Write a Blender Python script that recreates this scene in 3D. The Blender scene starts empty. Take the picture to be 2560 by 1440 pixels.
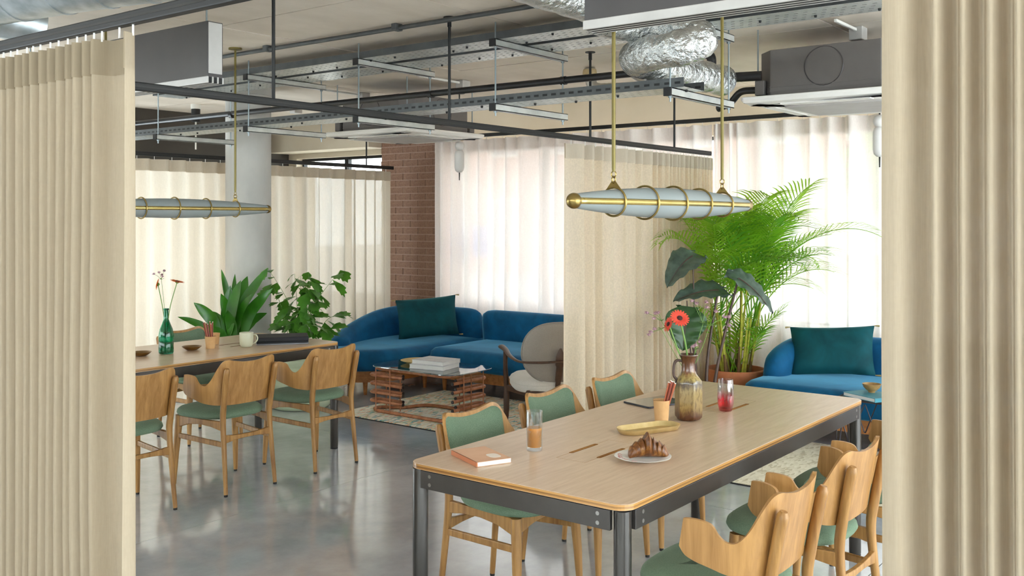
import bpy, bmesh, math, random
from mathutils import Vector, Matrix, noise as mnoise

S = bpy.context.scene
COL = S.collection
PI = math.pi
R = math.radians
sin, cos = math.sin, math.cos

# ------------------------------------------------------------------ camera, world, exposure
cam_d = bpy.data.cameras.new('camera')
cam_d.sensor_width = 36.0
cam_d.lens = 36.0 * 2448.0 / 2560.0
cam_d.shift_y = -174.0 / 2560.0
cam_d.clip_start = 0.05
cam_d.clip_end = 300
cam = bpy.data.objects.new('camera', cam_d)
cam.location = (0, 0, 1.60)
cam.rotation_euler = (R(90), 0, R(-52.53))
COL.objects.link(cam)
S.camera = cam

WORLD_STRENGTH = 4.6
w = bpy.data.worlds.new('overcast_sky')
S.world = w
w.use_nodes = True
bg = w.node_tree.nodes['Background']
bg.inputs[0].default_value = (0.95, 0.975, 1.0, 1)
bg.inputs[1].default_value = WORLD_STRENGTH

S.view_settings.view_transform = 'Standard'
S.view_settings.look = 'None'
S.view_settings.exposure = 1.45
S.view_settings.gamma = 1.0
S.view_settings.use_curve_mapping = False
S.cycles.max_bounces = 10
S.cycles.diffuse_bounces = 6
S.cycles.transparent_max_bounces = 24
S.cycles.transmission_bounces = 10

random.seed(7)

# ------------------------------------------------------------------ material helpers
def lin(h):
    h = h.lstrip('#')
    out = []
    for i in (0, 2, 4):
        c = int(h[i:i+2], 16) / 255.0
        out.append(c / 12.92 if c <= 0.04045 else ((c + 0.055) / 1.055) ** 2.4)
    return (out[0], out[1], out[2], 1.0)

MATS = {}
def new_mat(name):
    m = bpy.data.materials.new(name)
    m.use_nodes = True
    MATS[name] = m
    return m, m.node_tree.nodes, m.node_tree.links, m.node_tree.nodes['Principled BSDF']

def coords(N, L, scale=(1, 1, 1), rot=(0, 0, 0)):
    tc = N.new('ShaderNodeTexCoord')
    mp = N.new('ShaderNodeMapping')
    mp.inputs['Scale'].default_value = scale
    mp.inputs['Rotation'].default_value = rot
    L.new(tc.outputs['Object'], mp.inputs['Vector'])
    return mp.outputs['Vector']

def noise_tex(N, L, vec, scale, detail=4, rough=0.55, dist=0.0):
    n = N.new('ShaderNodeTexNoise')
    n.inputs['Scale'].default_value = scale
    n.inputs['Detail'].default_value = detail
    n.inputs['Roughness'].default_value = rough
    n.inputs['Distortion'].default_value = dist
    L.new(vec, n.inputs['Vector'])
    return n.outputs['Fac']

def ramp(N, L, fac, stops):
    r = N.new('ShaderNodeValToRGB')
    e = r.color_ramp.elements
    while len(e) < len(stops):
        e.new(0.5)
    for i, (p, c) in enumerate(stops):
        e[i].position = p
        e[i].color = c
    L.new(fac, r.inputs[0])
    return r.outputs[0]

def bump(N, L, fac, bsdf, strength=0.2, dist=0.01):
    b = N.new('ShaderNodeBump')
    b.inputs['Strength'].default_value = strength
    b.inputs['Distance'].default_value = dist
    L.new(fac, b.inputs['Height'])
    L.new(b.outputs[0], bsdf.inputs['Normal'])

def plain(name, c1, c2=None, rough=0.5, metal=0.0, scale=6.0, stretch=(1, 1, 1), bstr=0.0, bdist=0.005, lo=0.3, hi=0.7,
          sheen=0.0, sheen_tint=None, coat=0.0, spec=None, detail=4):
    m, N, L, B = new_mat(name)
    v = coords(N, L, stretch)
    f = noise_tex(N, L, v, scale, detail)
    c2 = c2 or c1
    L.new(ramp(N, L, f, [(lo, lin(c1)), (hi, lin(c2))]), B.inputs['Base Color'])
    B.inputs['Roughness'].default_value = rough
    B.inputs['Metallic'].default_value = metal
    if sheen:
        B.inputs['Sheen Weight'].default_value = sheen
        B.inputs['Sheen Roughness'].default_value = 0.35
        if sheen_tint:
            B.inputs['Sheen Tint'].default_value = lin(sheen_tint)
    if coat:
        B.inputs['Coat Weight'].default_value = coat
        B.inputs['Coat Roughness'].default_value = 0.1
    if spec is not None:
        B.inputs['Specular IOR Level'].default_value = spec
    if bstr:
        bump(N, L, f, B, bstr, bdist)
    return m

def wood(name, dark, light, axis=2, scale=9.0, stretch=14.0, rough=0.45, bstr=0.08):
    m, N, L, B = new_mat(name)
    sc = [stretch, stretch, stretch]
    sc[axis] = 1.0
    v = coords(N, L, tuple(sc))
    f = noise_tex(N, L, v, scale * 0.35, 6, 0.62, 0.4)
    f2 = noise_tex(N, L, coords(N, L), 2.5, 2)
    mx = N.new('ShaderNodeMath'); mx.operation = 'MULTIPLY_ADD'
    L.new(f2, mx.inputs[0]); mx.inputs[1].default_value = 0.35; L.new(f, mx.inputs[2])
    L.new(ramp(N, L, mx.outputs[0], [(0.45, lin(dark)), (0.85, lin(light))]), B.inputs['Base Color'])
    B.inputs['Roughness'].default_value = rough
    bump(N, L, f, B, bstr, 0.004)
    return m

def fabric(name, c1, c2, scale=260.0, rough=0.9, sheen=0.3, tint=None, bstr=0.25):
    m, N, L, B = new_mat(name)
    v = coords(N, L)
    f = noise_tex(N, L, v, scale, 2, 0.6)
    g = noise_tex(N, L, v, 5.0, 3)
    mx = N.new('ShaderNodeMath'); mx.operation = 'MULTIPLY_ADD'
    L.new(f, mx.inputs[0]); mx.inputs[1].default_value = 0.6
    mx2 = N.new('ShaderNodeMath'); mx2.operation = 'MULTIPLY'; L.new(g, mx2.inputs[0]); mx2.inputs[1].default_value = 0.4
    L.new(mx2.outputs[0], mx.inputs[2])
    L.new(ramp(N, L, mx.outputs[0], [(0.3, lin(c1)), (0.7, lin(c2))]), B.inputs['Base Color'])
    B.inputs['Roughness'].default_value = rough
    B.inputs['Sheen Weight'].default_value = sheen
    B.inputs['Sheen Roughness'].default_value = 0.4
    if tint:
        B.inputs['Sheen Tint'].default_value = lin(tint)
    bump(N, L, f, B, bstr, 0.002)
    return m

def sheer(name, col, transp, transl, vary=0.1):
    """loosely woven curtain cloth: diffuse + translucent thread with gaps between the threads"""
    m = bpy.data.materials.new(name); m.use_nodes = True
    MATS[name] = m
    N, L = m.node_tree.nodes, m.node_tree.links
    N.remove(N['Principled BSDF'])
    out = N['Material Output']
    d = N.new('ShaderNodeBsdfDiffuse'); t = N.new('ShaderNodeBsdfTranslucent'); tr = N.new('ShaderNodeBsdfTransparent')
    v = coords(N, L, (1, 1, 0.05))
    f = noise_tex(N, L, v, 420.0, 2)
    v2 = coords(N, L, (1, 1, 1))
    f2 = noise_tex(N, L, v2, 90.0, 3)
    c = lin(col)
    c2 = (c[0] * 0.95, c[1] * 0.945, c[2] * 0.935, 1)
    cc = ramp(N, L, f, [(0.35, c2), (0.65, c)])
    L.new(cc, d.inputs[0]); L.new(cc, t.inputs[0])
    mx = N.new('ShaderNodeMixShader'); mx.inputs[0].default_value = transl
    L.new(d.outputs[0], mx.inputs[1]); L.new(t.outputs[0], mx.inputs[2])
    mr = N.new('ShaderNodeMapRange')
    mr.inputs['From Min'].default_value = 0.3; mr.inputs['From Max'].default_value = 0.7
    mr.inputs['To Min'].default_value = max(transp - vary, 0.0); mr.inputs['To Max'].default_value = transp + vary
    L.new(f2, mr.inputs['Value'])
    mx2 = N.new('ShaderNodeMixShader')
    L.new(mr.outputs[0], mx2.inputs[0]); L.new(mx.outputs[0], mx2.inputs[1]); L.new(tr.outputs[0], mx2.inputs[2])
    L.new(mx2.outputs[0], out.inputs[0])
    return m

def pane_glass(name, tint='#eaf3f5', gloss=0.08):
    m = bpy.data.materials.new(name); m.use_nodes = True
    MATS[name] = m
    N, L = m.node_tree.nodes, m.node_tree.links
    N.remove(N['Principled BSDF'])
    out = N['Material Output']
    tr = N.new('ShaderNodeBsdfTransparent'); tr.inputs[0].default_value = lin(tint)
    g = N.new('ShaderNodeBsdfGlossy'); g.inputs['Roughness'].default_value = 0.0
    lw = N.new('ShaderNodeLayerWeight'); lw.inputs[0].default_value = 0.5
    mr = N.new('ShaderNodeMapRange'); mr.inputs['To Min'].default_value = gloss * 0.5; mr.inputs['To Max'].default_value = min(1, gloss * 6)
    L.new(lw.outputs['Facing'], mr.inputs['Value'])
    mx = N.new('ShaderNodeMixShader')
    L.new(mr.outputs[0], mx.inputs[0]); L.new(tr.outputs[0], mx.inputs[1]); L.new(g.outputs[0], mx.inputs[2])
    L.new(mx.outputs[0], out.inputs[0])
    return m

def leafmat(name, c1, c2, transl=0.35, rough=0.4, scale=7.0, trcol=None):
    m, N, L, B = new_mat(name)
    v = coords(N, L)
    f = noise_tex(N, L, v, scale, 3)
    cc = ramp(N, L, f, [(0.3, lin(c1)), (0.7, lin(c2))])
    L.new(cc, B.inputs['Base Color'])
    B.inputs['Roughness'].default_value = rough
    t = N.new('ShaderNodeBsdfTranslucent')
    t.inputs[0].default_value = lin(trcol or c2)
    mx = N.new('ShaderNodeMixShader'); mx.inputs[0].default_value = transl
    L.new(B.outputs[0], mx.inputs[1]); L.new(t.outputs[0], mx.inputs[2])
    L.new(mx.outputs[0], N['Material Output'].inputs[0])
    return m

# ------------------------------------------------------------------ mesh helpers
def cr(pts, n=6, closed=False):
    """Catmull-Rom through points"""
    P = [Vector(p) for p in pts]
    out = []
    m = len(P)
    rng = range(m) if closed else range(m - 1)
    for i in rng:
        p1 = P[i]; p2 = P[(i + 1) % m]
        p0 = P[i - 1] if (i > 0 or closed) else p1 * 2 - p2
        p3 = P[(i + 2) % m] if (i + 2 < m or closed) else p2 * 2 - p1
        for k in range(n):
            t = k / n
            out.append(0.5 * ((2 * p1) + (p2 - p0) * t + (2 * p0 - 5 * p1 + 4 * p2 - p3) * t * t + (3 * p1 - p0 - 3 * p2 + p3) * t ** 3))
    if not closed:
        out.append(P[-1].copy())
    return out

class MB:
    def __init__(self):
        self.v = []; self.f = []
    def add(self, vs, fs):
        o = len(self.v)
        self.v += [tuple(p) for p in vs]
        self.f += [tuple(i + o for i in f) for f in fs]
        return self
    def box(self, x0, x1, y0, y1, z0, z1):
        vs = [(x0, y0, z0), (x1, y0, z0), (x1, y1, z0), (x0, y1, z0), (x0, y0, z1), (x1, y0, z1), (x1, y1, z1), (x0, y1, z1)]
        return self.add(vs, [(0, 3, 2, 1), (4, 5, 6, 7), (0, 1, 5, 4), (1, 2, 6, 5), (2, 3, 7, 6), (3, 0, 4, 7)])
    def bar(self, p0, p1, w, h, up=(0, 0, 1)):
        """box between two points, w across, h along up"""
        p0 = Vector(p0); p1 = Vector(p1)
        d = (p1 - p0).normalized(); up = Vector(up)
        s = d.cross(up).normalized(); u = s.cross(d).normalized()
        vs = []
        for p in (p0, p1):
            for a, b in ((-1, -1), (1, -1), (1, 1), (-1, 1)):
                vs.append(p + s * (a * w / 2) + u * (b * h / 2))
        return self.add(vs, [(0, 1, 2, 3), (7, 6, 5, 4), (0, 4, 5, 1), (1, 5, 6, 2), (2, 6, 7, 3), (3, 7, 4, 0)])
    def tube(self, pts, r, n=8, closed=False, caps=True, flat=1.0):
        P = [Vector(p) for p in pts]
        m = len(P)
        rr = r if isinstance(r, (list, tuple)) else [r] * m
        tang = []
        for i in range(m):
            if closed:
                t = P[(i + 1) % m] - P[i - 1]
            else:
                t = P[min(i + 1, m - 1)] - P[max(i - 1, 0)]
            tang.append(t.normalized() if t.length > 1e-9 else Vector((0, 0, 1)))
        t0 = tang[0]
        nrm = t0.orthogonal().normalized() if abs(t0.z) > 0.95 else t0.cross(Vector((0, 0, 1))).normalized()
        vs = []
        for i in range(m):
            if i:
                q = tang[i - 1].rotation_difference(tang[i])
                nrm = (q @ nrm); nrm = (nrm - tang[i] * nrm.dot(tang[i])).normalized()
            b = tang[i].cross(nrm)
            for k in range(n):
                a = 2 * PI * k / n
                vs.append(P[i] + nrm * (cos(a) * rr[i]) + b * (sin(a) * rr[i] * flat))
        fs = []
        for i in range(m if closed else m - 1):
            j = (i + 1) % m
            for k in range(n):
                k2 = (k + 1) % n
                fs.append((i * n + k, i * n + k2, j * n + k2, j * n + k))
        if caps and not closed:
            fs.append(tuple(range(n))[::-1]); fs.append(tuple((m - 1) * n + k for k in range(n)))
        return self.add(vs, fs)
    def cyl(self, p0, p1, r0, r1=None, n=16):
        return self.tube([p0, p1], [r0, r0 if r1 is None else r1], n)
    def lathe(self, prof, n=24, c=(0, 0, 0), axis='z', mod=None):
        vs = []; fs = []
        for i, (r, z) in enumerate(prof):
            for k in range(n):
                a = 2 * PI * k / n
                q = r * (mod(a, z) if mod else 1.0)
                p = (q * cos(a), q * sin(a), z)
                if axis == 'x':
                    p = (p[2], p[0], p[1])
                elif axis == 'y':
                    p = (p[1], p[2], p[0])
                vs.append((p[0] + c[0], p[1] + c[1], p[2] + c[2]))
        m = len(prof)
        for i in range(m - 1):
            for k in range(n):
                k2 = (k + 1) % n
                fs.append((i * n + k, i * n + k2, (i + 1) * n + k2, (i + 1) * n + k))
        if prof[0][0] > 1e-6:
            fs.append(tuple(range(n))[::-1])
        if prof[-1][0] > 1e-6:
            fs.append(tuple((m - 1) * n + k for k in range(n)))
        return self.add(vs, fs)
    def loft(self, loops, cap0=True, cap1=True, closed=False):
        n = len(loops[0]); vs = []; fs = []
        for l in loops:
            vs += list(l)
        m = len(loops)
        for i in range(m if closed else m - 1):
            j = (i + 1) % m
            for k in range(n):
                k2 = (k + 1) % n
                fs.append((i * n + k, i * n + k2, j * n + k2, j * n + k))
        if not closed:
            if cap0: fs.append(tuple(range(n))[::-1])
            if cap1: fs.append(tuple((m - 1) * n + k for k in range(n)))
        return self.add(vs, fs)
    def plan(self, outline, levels):
        """loft a plan outline (ccw xy list) through (inset, z) levels"""
        loops = [[(x, y, z) for x, y in inset(outline, d)] for d, z in levels]
        return self.loft(loops)
    def grid(self, rows, closed_u=False):
        n = len(rows[0]); vs = [p for r in rows for p in r]; fs = []
        for i in range(len(rows) - 1):
            for k in range(n - 1 if not closed_u else n):
                k2 = (k + 1) % n
                fs.append((i * n + k, i * n + k2, (i + 1) * n + k2, (i + 1) * n + k))
        return self.add(vs, fs)
    def build(self, name, mat, parent=None, smooth=40, bevel=0.0, off=None, bseg=2, solid=0.0, sub=0):
        me = bpy.data.meshes.new(name)
        vs = self.v
        if off is not None:
            vs = [(x - off[0], y - off[1], z - off[2]) for x, y, z in vs]
        me.from_pydata(vs, [], self.f)
        me.update()
        if smooth:
            me.shade_smooth()
            if smooth < 180:
                me.set_sharp_from_angle(angle=R(smooth))
        if mat:
            me.materials.append(MATS[mat] if isinstance(mat, str) else mat)
        o = bpy.data.objects.new(name, me)
        COL.objects.link(o)
        if parent is not None:
            o.parent = parent
        if solid:
            md = o.modifiers.new('solid', 'SOLIDIFY'); md.thickness = solid; md.offset = 0
        if bevel:
            md = o.modifiers.new('bevel', 'BEVEL'); md.width = bevel; md.segments = bseg; md.limit_method = 'ANGLE'; md.angle_limit = R(40)
        if sub:
            md = o.modifiers.new('sub', 'SUBSURF'); md.levels = sub; md.render_levels = sub
        return o

def inset(pts, d):
    if abs(d) < 1e-9:
        return [tuple(p) for p in pts]
    n = len(pts); out = []
    for i in range(n):
        a = Vector(pts[i - 1][:2]); b = Vector(pts[i][:2]); c = Vector(pts[(i + 1) % n][:2])
        t = (c - a)
        if t.length < 1e-9:
            out.append(tuple(b)); continue
        t.normalize()
        nrm = Vector((-t.y, t.x))
        out.append((b.x + nrm.x * d, b.y + nrm.y * d))
    return out

def rrect(x0, x1, y0, y1, r, n=6):
    out = []
    for cx, cy, a0 in ((x1 - r, y0 + r, -90), (x1 - r, y1 - r, 0), (x0 + r, y1 - r, 90), (x0 + r, y0 + r, 180)):
        for k in range(n + 1):
            a = R(a0 + 90 * k / n)
            out.append((cx + r * cos(a), cy + r * sin(a)))
    return out

def rr_levels(x0, x1, y0, y1, r, levels, n=6):
    """loops for a rounded box in plan, inset without folding"""
    out = []
    for d, z in levels:
        q = max(r - d, .004)
        out.append([(x, y, z) for x, y in rrect(x0 + d, x1 - d, y0 + d, y1 - d, q, n)])
    return out

def superellipse(cx, cy, rx, ry, p=3.0, n=40):
    out = []
    for k in range(n):
        a = 2 * PI * k / n
        c, s = cos(a), sin(a)
        out.append((cx + rx * math.copysign(abs(c) ** (2 / p), c), cy + ry * math.copysign(abs(s) ** (2 / p), s)))
    return out

def tag(o, label=None, cat=None, group=None, kind=None):
    if label: o['label'] = label
    if cat: o['category'] = cat
    if group: o['group'] = group
    if kind: o['kind'] = kind
    return o

def thing(name, label, cat, loc=(0, 0, 0), rz=0.0, group=None):
    o = bpy.data.objects.new(name, None)
    o.empty_display_size = 0.1
    COL.objects.link(o)
    o.location = loc
    o.rotation_euler = (0, 0, rz)
    return tag(o, label, cat, group)

CH = {}
def kids(o):
    return [c for c in COL.objects if c.parent == o]

def copy_tree(o, parent=None):
    ch = list(o.children)
    c = o.copy()
    COL.objects.link(c)
    c.parent = parent
    for k in ch:
        copy_tree(k, c)
    return c

# ------------------------------------------------------------------ materials
plain('concrete_ceiling', '#c9bcab', '#e6dacc', rough=0.85, scale=1.6, stretch=(1, 1.6, 1), bstr=0.15, bdist=0.01, lo=0.25, hi=0.75, detail=8)
plain('ceiling_joint', '#6d6252', rough=0.9)
plain('concrete_column', '#a9a7a2', '#c4c1bb', rough=0.7, scale=3.0, stretch=(1, 1, 0.5), bstr=0.05, detail=7)
plain('plaster_beige', '#cfc2ab', '#d8ccb7', rough=0.85, scale=2.0)
plain('plaster_white', '#e4ded2', '#ece7dd', rough=0.8, scale=2.0)
plain('dark_wall', '#37322d', '#443e37', rough=0.7, scale=2.0)
plain('dark_duct', '#2a2624', '#35302d', rough=0.45, scale=4.0)
plain('mortar', '#a98b7c', '#b69a8b', rough=0.95, scale=30)
plain('brick', '#80604e', '#a07d69', rough=0.95, scale=38, bstr=0.6, bdist=0.006, detail=6)
plain('black_metal', '#090808', '#0e0d0d', rough=0.55, metal=0.0)
plain('groove_highlight', '#22211f', '#2a2827', rough=0.35, metal=0.3)
plain('frame_black', '#1c1d1f', '#232426', rough=0.45)
plain('black_pipe', '#171617', '#232122', rough=0.42)
plain('galv', '#98a0a2', '#c3c9cb', rough=0.38, metal=0.85, scale=14, detail=3)
plain('galv_dark', '#4a4c4d', '#5a5d5d', rough=0.55, metal=0.35, scale=10)  # also on the tray flanges, darkened as if in shade
plain('strut_zinc', '#b9bcb9', '#d4d5d0', rough=0.35, metal=0.55, scale=12)
plain('zinc_rod', '#8b9497', '#9aa3a6', rough=0.35, metal=0.8)
plain('grey_sheet', '#4b4848', '#565353', rough=0.4, metal=0.5, scale=2)
plain('light_sheet', '#b7b4b1', '#c6c3bf', rough=0.45, metal=0.3)
plain('unit_grey', '#6a6562', '#76716e', rough=0.55, metal=0.3, scale=3)
plain('unit_white', '#d9d5ce', '#e4e0da', rough=0.5)
plain('panel_white', '#e8e4de', '#efebe6', rough=0.5)
plain('grille_grey', '#aaa5a1', '#b5b0ac', rough=0.6)
plain('slot_black', '#0d0c0c', rough=0.6)
plain('foil', '#b8bcbc', '#e4e5e2', rough=0.24, metal=0.95, scale=26, stretch=(1, 1, 1), bstr=1.0, bdist=0.03, detail=5, lo=0.3, hi=0.7)
plain('foil_plain', '#a9a6a0', '#c3bfb8', rough=0.35, metal=0.8, scale=12, bstr=0.3, bdist=0.01)
plain('tape', '#c9b48c', '#b79f74', rough=0.7, scale=30)
wood('oak', '#7f5426', '#b6894f', axis=2, scale=8, rough=0.42)
wood('oak_shell', '#8a5f2e', '#ba8c54', axis=2, scale=7, rough=0.4)
wood('beech_base', '#8f5527', '#b87a43', axis=0, scale=6, rough=0.45)
wood('walnut', '#38251b', '#553a2a', axis=2, scale=7, rough=0.42)
wood('rattan', '#8f5232', '#bf825c', axis=2, scale=18, rough=0.38, stretch=3)
plain('rattan_tip', '#2c2321', rough=0.5)
fabric('green_wool', '#536a52', '#778a73', tint='#b9cdb4')
fabric('green_wool_dark', '#4c6b52', '#69886d', tint='#9fbba3')
fabric('cream_boucle', '#c9c4bd', '#dcd8d2', scale=190)
fabric('linen_grey', '#8d847c', '#a0978e', scale=230)

def velvet(name, c1, c2, tint):
    m, N, L, B = new_mat(name)
    v = coords(N, L)
    g = noise_tex(N, L, v, 4.5, 4, 0.6, 0.5)
    f = noise_tex(N, L, v, 420.0, 1)
    L.new(ramp(N, L, g, [(0.3, lin(c1)), (0.7, lin(c2))]), B.inputs['Base Color'])
    B.inputs['Roughness'].default_value = 0.75
    B.inputs['Specular IOR Level'].default_value = 0.25
    B.inputs['Sheen Weight'].default_value = 0.9
    B.inputs['Sheen Roughness'].default_value = 0.3
    B.inputs['Sheen Tint'].default_value = lin(tint)
    bump(N, L, f, B, 0.1, 0.001)
velvet('velvet_blue', '#05456c', '#08608f', '#7cc0e2')
velvet('velvet_teal', '#04383f', '#075058', '#4fa5aa')

# table veneer on flat faces, plywood layers on the edge
def table_mat():
    m, N, L, B = new_mat('table_oak')
    v = coords(N, L, (1.0, 12, 12))
    f = noise_tex(N, L, v, 4.5, 6, 0.65, 0.6)
    top = ramp(N, L, f, [(0.3, lin('#bfa184')), (0.72, lin('#d5bca2'))])
    v2 = coords(N, L, (0.6, 0.6, 300))
    f2 = noise_tex(N, L, v2, 1.0, 1)
    edge = ramp(N, L, f2, [(0.38, lin('#7d5328')), (0.62, lin('#c79556'))])
    ge = N.new('ShaderNodeNewGeometry'); sp = N.new('ShaderNodeSeparateXYZ')
    L.new(ge.outputs['True Normal'], sp.inputs[0])
    ab = N.new('ShaderNodeMath'); ab.operation = 'ABSOLUTE'; L.new(sp.outputs['Z'], ab.inputs[0])
    gt = N.new('ShaderNodeMath'); gt.operation = 'GREATER_THAN'; gt.inputs[1].default_value = 0.7; L.new(ab.outputs[0], gt.inputs[0])
    mx = N.new('ShaderNodeMix'); mx.data_type = 'RGBA'
    L.new(gt.outputs[0], mx.inputs['Factor']); L.new(edge, mx.inputs['A']); L.new(top, mx.inputs['B'])
    L.new(mx.outputs['Result'], B.inputs['Base Color'])
    B.inputs['Roughness'].default_value = 0.3
    B.inputs['Specular IOR Level'].default_value = 0.7
    bump(N, L, f, B, 0.04, 0.002)
table_mat()
plain('table_steel', '#4c4946', '#5c5855', rough=0.28, metal=0.75, scale=5, stretch=(1, 1, 0.3))
plain('table_apron', '#4e4a48', '#5a5653', rough=0.38, metal=0.6, scale=5)
plain('bolt', '#9c9894', '#aba7a3', rough=0.3, metal=0.8)
plain('brass', '#8a7440', '#a38d58', rough=0.3, metal=0.9, scale=9)
plain('brass_strip', '#c9b36a', '#d8c480', rough=0.25, metal=0.85, scale=9)
plain('brass_rod', '#6b5e2b', '#7b6d37', rough=0.4, metal=0.4, scale=5)
plain('brass_tray', '#bda36a', '#d6bf8c', rough=0.34, metal=0.6, scale=20)
plain('brass_bowl', '#6d4c1f', '#8f6b33', rough=0.3, metal=0.7, scale=12)
def frosted():
    m, N, L, B = new_mat('frosted_glass')
    f = noise_tex(N, L, coords(N, L), 3.0, 2)
    L.new(ramp(N, L, f, [(0.3, lin('#9aa2a2')), (0.7, lin('#a8afae'))]), B.inputs['Base Color'])
    B.inputs['Roughness'].default_value = 0.42
    t = N.new('ShaderNodeBsdfTranslucent'); t.inputs[0].default_value = lin('#b4bdbf')
    mx = N.new('ShaderNodeMixShader'); mx.inputs[0].default_value = 0.3
    L.new(B.outputs[0], mx.inputs[1]); L.new(t.outputs[0], mx.inputs[2])
    L.new(mx.outputs[0], N['Material Output'].inputs[0])
frosted()
plain('terracotta', '#a8613c', '#bd7850', rough=0.8, scale=9, bstr=0.1)
plain('soil', '#3a2a1e', '#54402f', rough=0.95, scale=40, bstr=0.6, bdist=0.02)
plain('planter_green', '#a9b496', '#b9c2a6', rough=0.6, scale=6)
plain('planter_cream', '#c9c0ae', '#d6cebd', rough=0.6, scale=6)
leafmat('palm_leaf', '#5f9c1c', '#98c83a', 0.5, 0.4, trcol='#b8e048')
leafmat('palm_leaf_dark', '#3f7a24', '#6cab34', 0.45, 0.4, trcol='#98d040')
plain('palm_cane', '#8a8a2a', '#b3b03c', rough=0.5, scale=12, stretch=(1, 1, 3))
plain('palm_sheath', '#4f3a22', '#7a5c35', rough=0.8, scale=14)
leafmat('ear_leaf', '#1d3a1c', '#37582f', 0.18, 0.32, scale=14, trcol='#4f7a34')
leafmat('ear_leaf_grey', '#37473f', '#62736a', 0.15, 0.3, scale=18, trcol='#5d7a58')
plain('ear_stem', '#35241d', '#5a4034', rough=0.45, scale=10)
leafmat('fishtail_leaf', '#2c5d1c', '#5b9a34', 0.3, 0.32, trcol='#74b23c')
leafmat('aspidistra_leaf', '#17400f', '#3a7a1e', 0.22, 0.22, scale=5, trcol='#4f9a24')
plain('stem_green', '#567a2c', '#7ba048', rough=0.5)
leafmat('petal_coral', '#d8402f', '#ee6a52', 0.25, 0.6, trcol='#ee6a52')
leafmat('petal_orange', '#d85a18', '#ef8431', 0.25, 0.6, trcol='#ef8431')
leafmat('petal_mauve', '#8a5a6c', '#d7b6bd', 0.25, 0.6, scale=60, trcol='#d7b6bd')
plain('flower_eye', '#2c1210', '#4a2018', rough=0.9, scale=80)
plain('paper', '#e6e0d6', '#eee9e0', rough=0.85)
plain('paper_white', '#dcdcdc', '#e9e9e8', rough=0.7)
plain('book_cover', '#bdbcc2', '#e2e1e4', rough=0.45, scale=14)
plain('book_teal', '#2f7a8c', '#3f8fa0', rough=0.5)
plain('notebook_cover', '#d2a282', '#deb394', rough=0.7, scale=8)
plain('notebook_spine', '#b56a40', '#c07548', rough=0.6)
plain('notebook_label', '#e3d3c6', '#ebdfd4', rough=0.7)
plain('kraft', '#c99c68', '#d4a976', rough=0.8, scale=20)
plain('pencil', '#9c4a2c', '#b4613d', rough=0.45, scale=20)
plain('pencil_dark', '#7c3324', '#95452f', rough=0.45, scale=20)
plain('ceramic_mug', '#b5b49a', '#c3c2a8', rough=0.4, scale=10)
plain('ceramic_bowl', '#8d6c3d', '#b08c58', rough=0.4, scale=25)
plain('china', '#e5e2de', '#eeecea', rough=0.25, coat=0.4)
plain('china_red', '#a2322c', '#c4564c', rough=0.4)
plain('laptop_black', '#08080c', '#101018', rough=0.7)
plain('laptop_edge', '#8b8d94', '#9c9ea4', rough=0.3, metal=0.6)
plain('tablet_screen', '#22181a', '#2d2224', rough=0.06, coat=1.0)
plain('tablet_rim', '#38383c', '#44444a', rough=0.3, metal=0.6)
plain('wire_dark', '#3e3a40', '#4b474d', rough=0.35, metal=0.7)
plain('tassel', '#8a7a4f', '#b59f6b', rough=0.9)
plain('lamp_white', '#d9d5d2', '#e3e0dd', rough=0.5)
plain('plate_yellow', '#c6a968', '#d8bd80', rough=0.45, scale=8)
plain('rubber', '#1b1a1a', rough=0.7)
plain('plastic_white', '#dedbd5', rough=0.5)
plain('exterior_brick', '#b98c7c', '#cda394', rough=0.9, scale=12)
plain('exterior_stone', '#cfc8c0', '#dad4cd', rough=0.9)
plain('exterior_pane', '#6f7480', '#868b96', rough=0.15, coat=0.5)
plain('pavement', '#b4b0aa', '#c4c0ba', rough=0.9, scale=1.5)
leafmat('tree_leaf', '#6f9440', '#98bb5a', 0.3, 0.6, trcol='#a8cc60')
plain('bark', '#5a4a3c', '#6f5d4c', rough=0.9, scale=12)
leafmat('sign_blue', '#5f9bd0', '#6faada', 0.8, 0.6, trcol='#6fb2ea')
plain('panel_lime', '#a8cc3c', '#b6d64c', rough=0.6)

def vase_mat():
    m, N, L, B = new_mat('vase_glaze')
    tc = N.new('ShaderNodeTexCoord'); sp = N.new('ShaderNodeSeparateXYZ'); L.new(tc.outputs['Object'], sp.inputs[0])
    v = coords(N, L, (1, 1, 0.3))
    f = noise_tex(N, L, v, 55, 6, 0.7)
    mx = N.new('ShaderNodeMath'); mx.operation = 'MULTIPLY_ADD'
    L.new(f, mx.inputs[0]); mx.inputs[1].default_value = 0.09; L.new(sp.outputs['Z'], mx.inputs[2])
    c = ramp(N, L, mx.outputs[0], [(0.065, lin('#4e2a14')), (0.10, lin('#8a7040')), (0.17, lin('#957f50')), (0.20, lin('#3c2818')), (0.222, lin('#a08c52')), (0.255, lin('#6a3e20')), (0.33, lin('#4c2e1a'))])
    sp2 = ramp(N, L, noise_tex(N, L, v, 120, 4), [(0.5, (1, 1, 1, 1)), (0.62, (0.35, 0.24, 0.14, 1))])
    mm = N.new('ShaderNodeMix'); mm.data_type = 'RGBA'; mm.blend_type = 'MULTIPLY'; mm.inputs['Factor'].default_value = 0.6
    L.new(c, mm.inputs['A']); L.new(sp2, mm.inputs['B'])
    L.new(mm.outputs['Result'], B.inputs['Base Color'])
    B.inputs['Roughness'].default_value = 0.28
    B.inputs['Coat Weight'].default_value = 0.5
    bump(N, L, f, B, 0.2, 0.004)
vase_mat()

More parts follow.
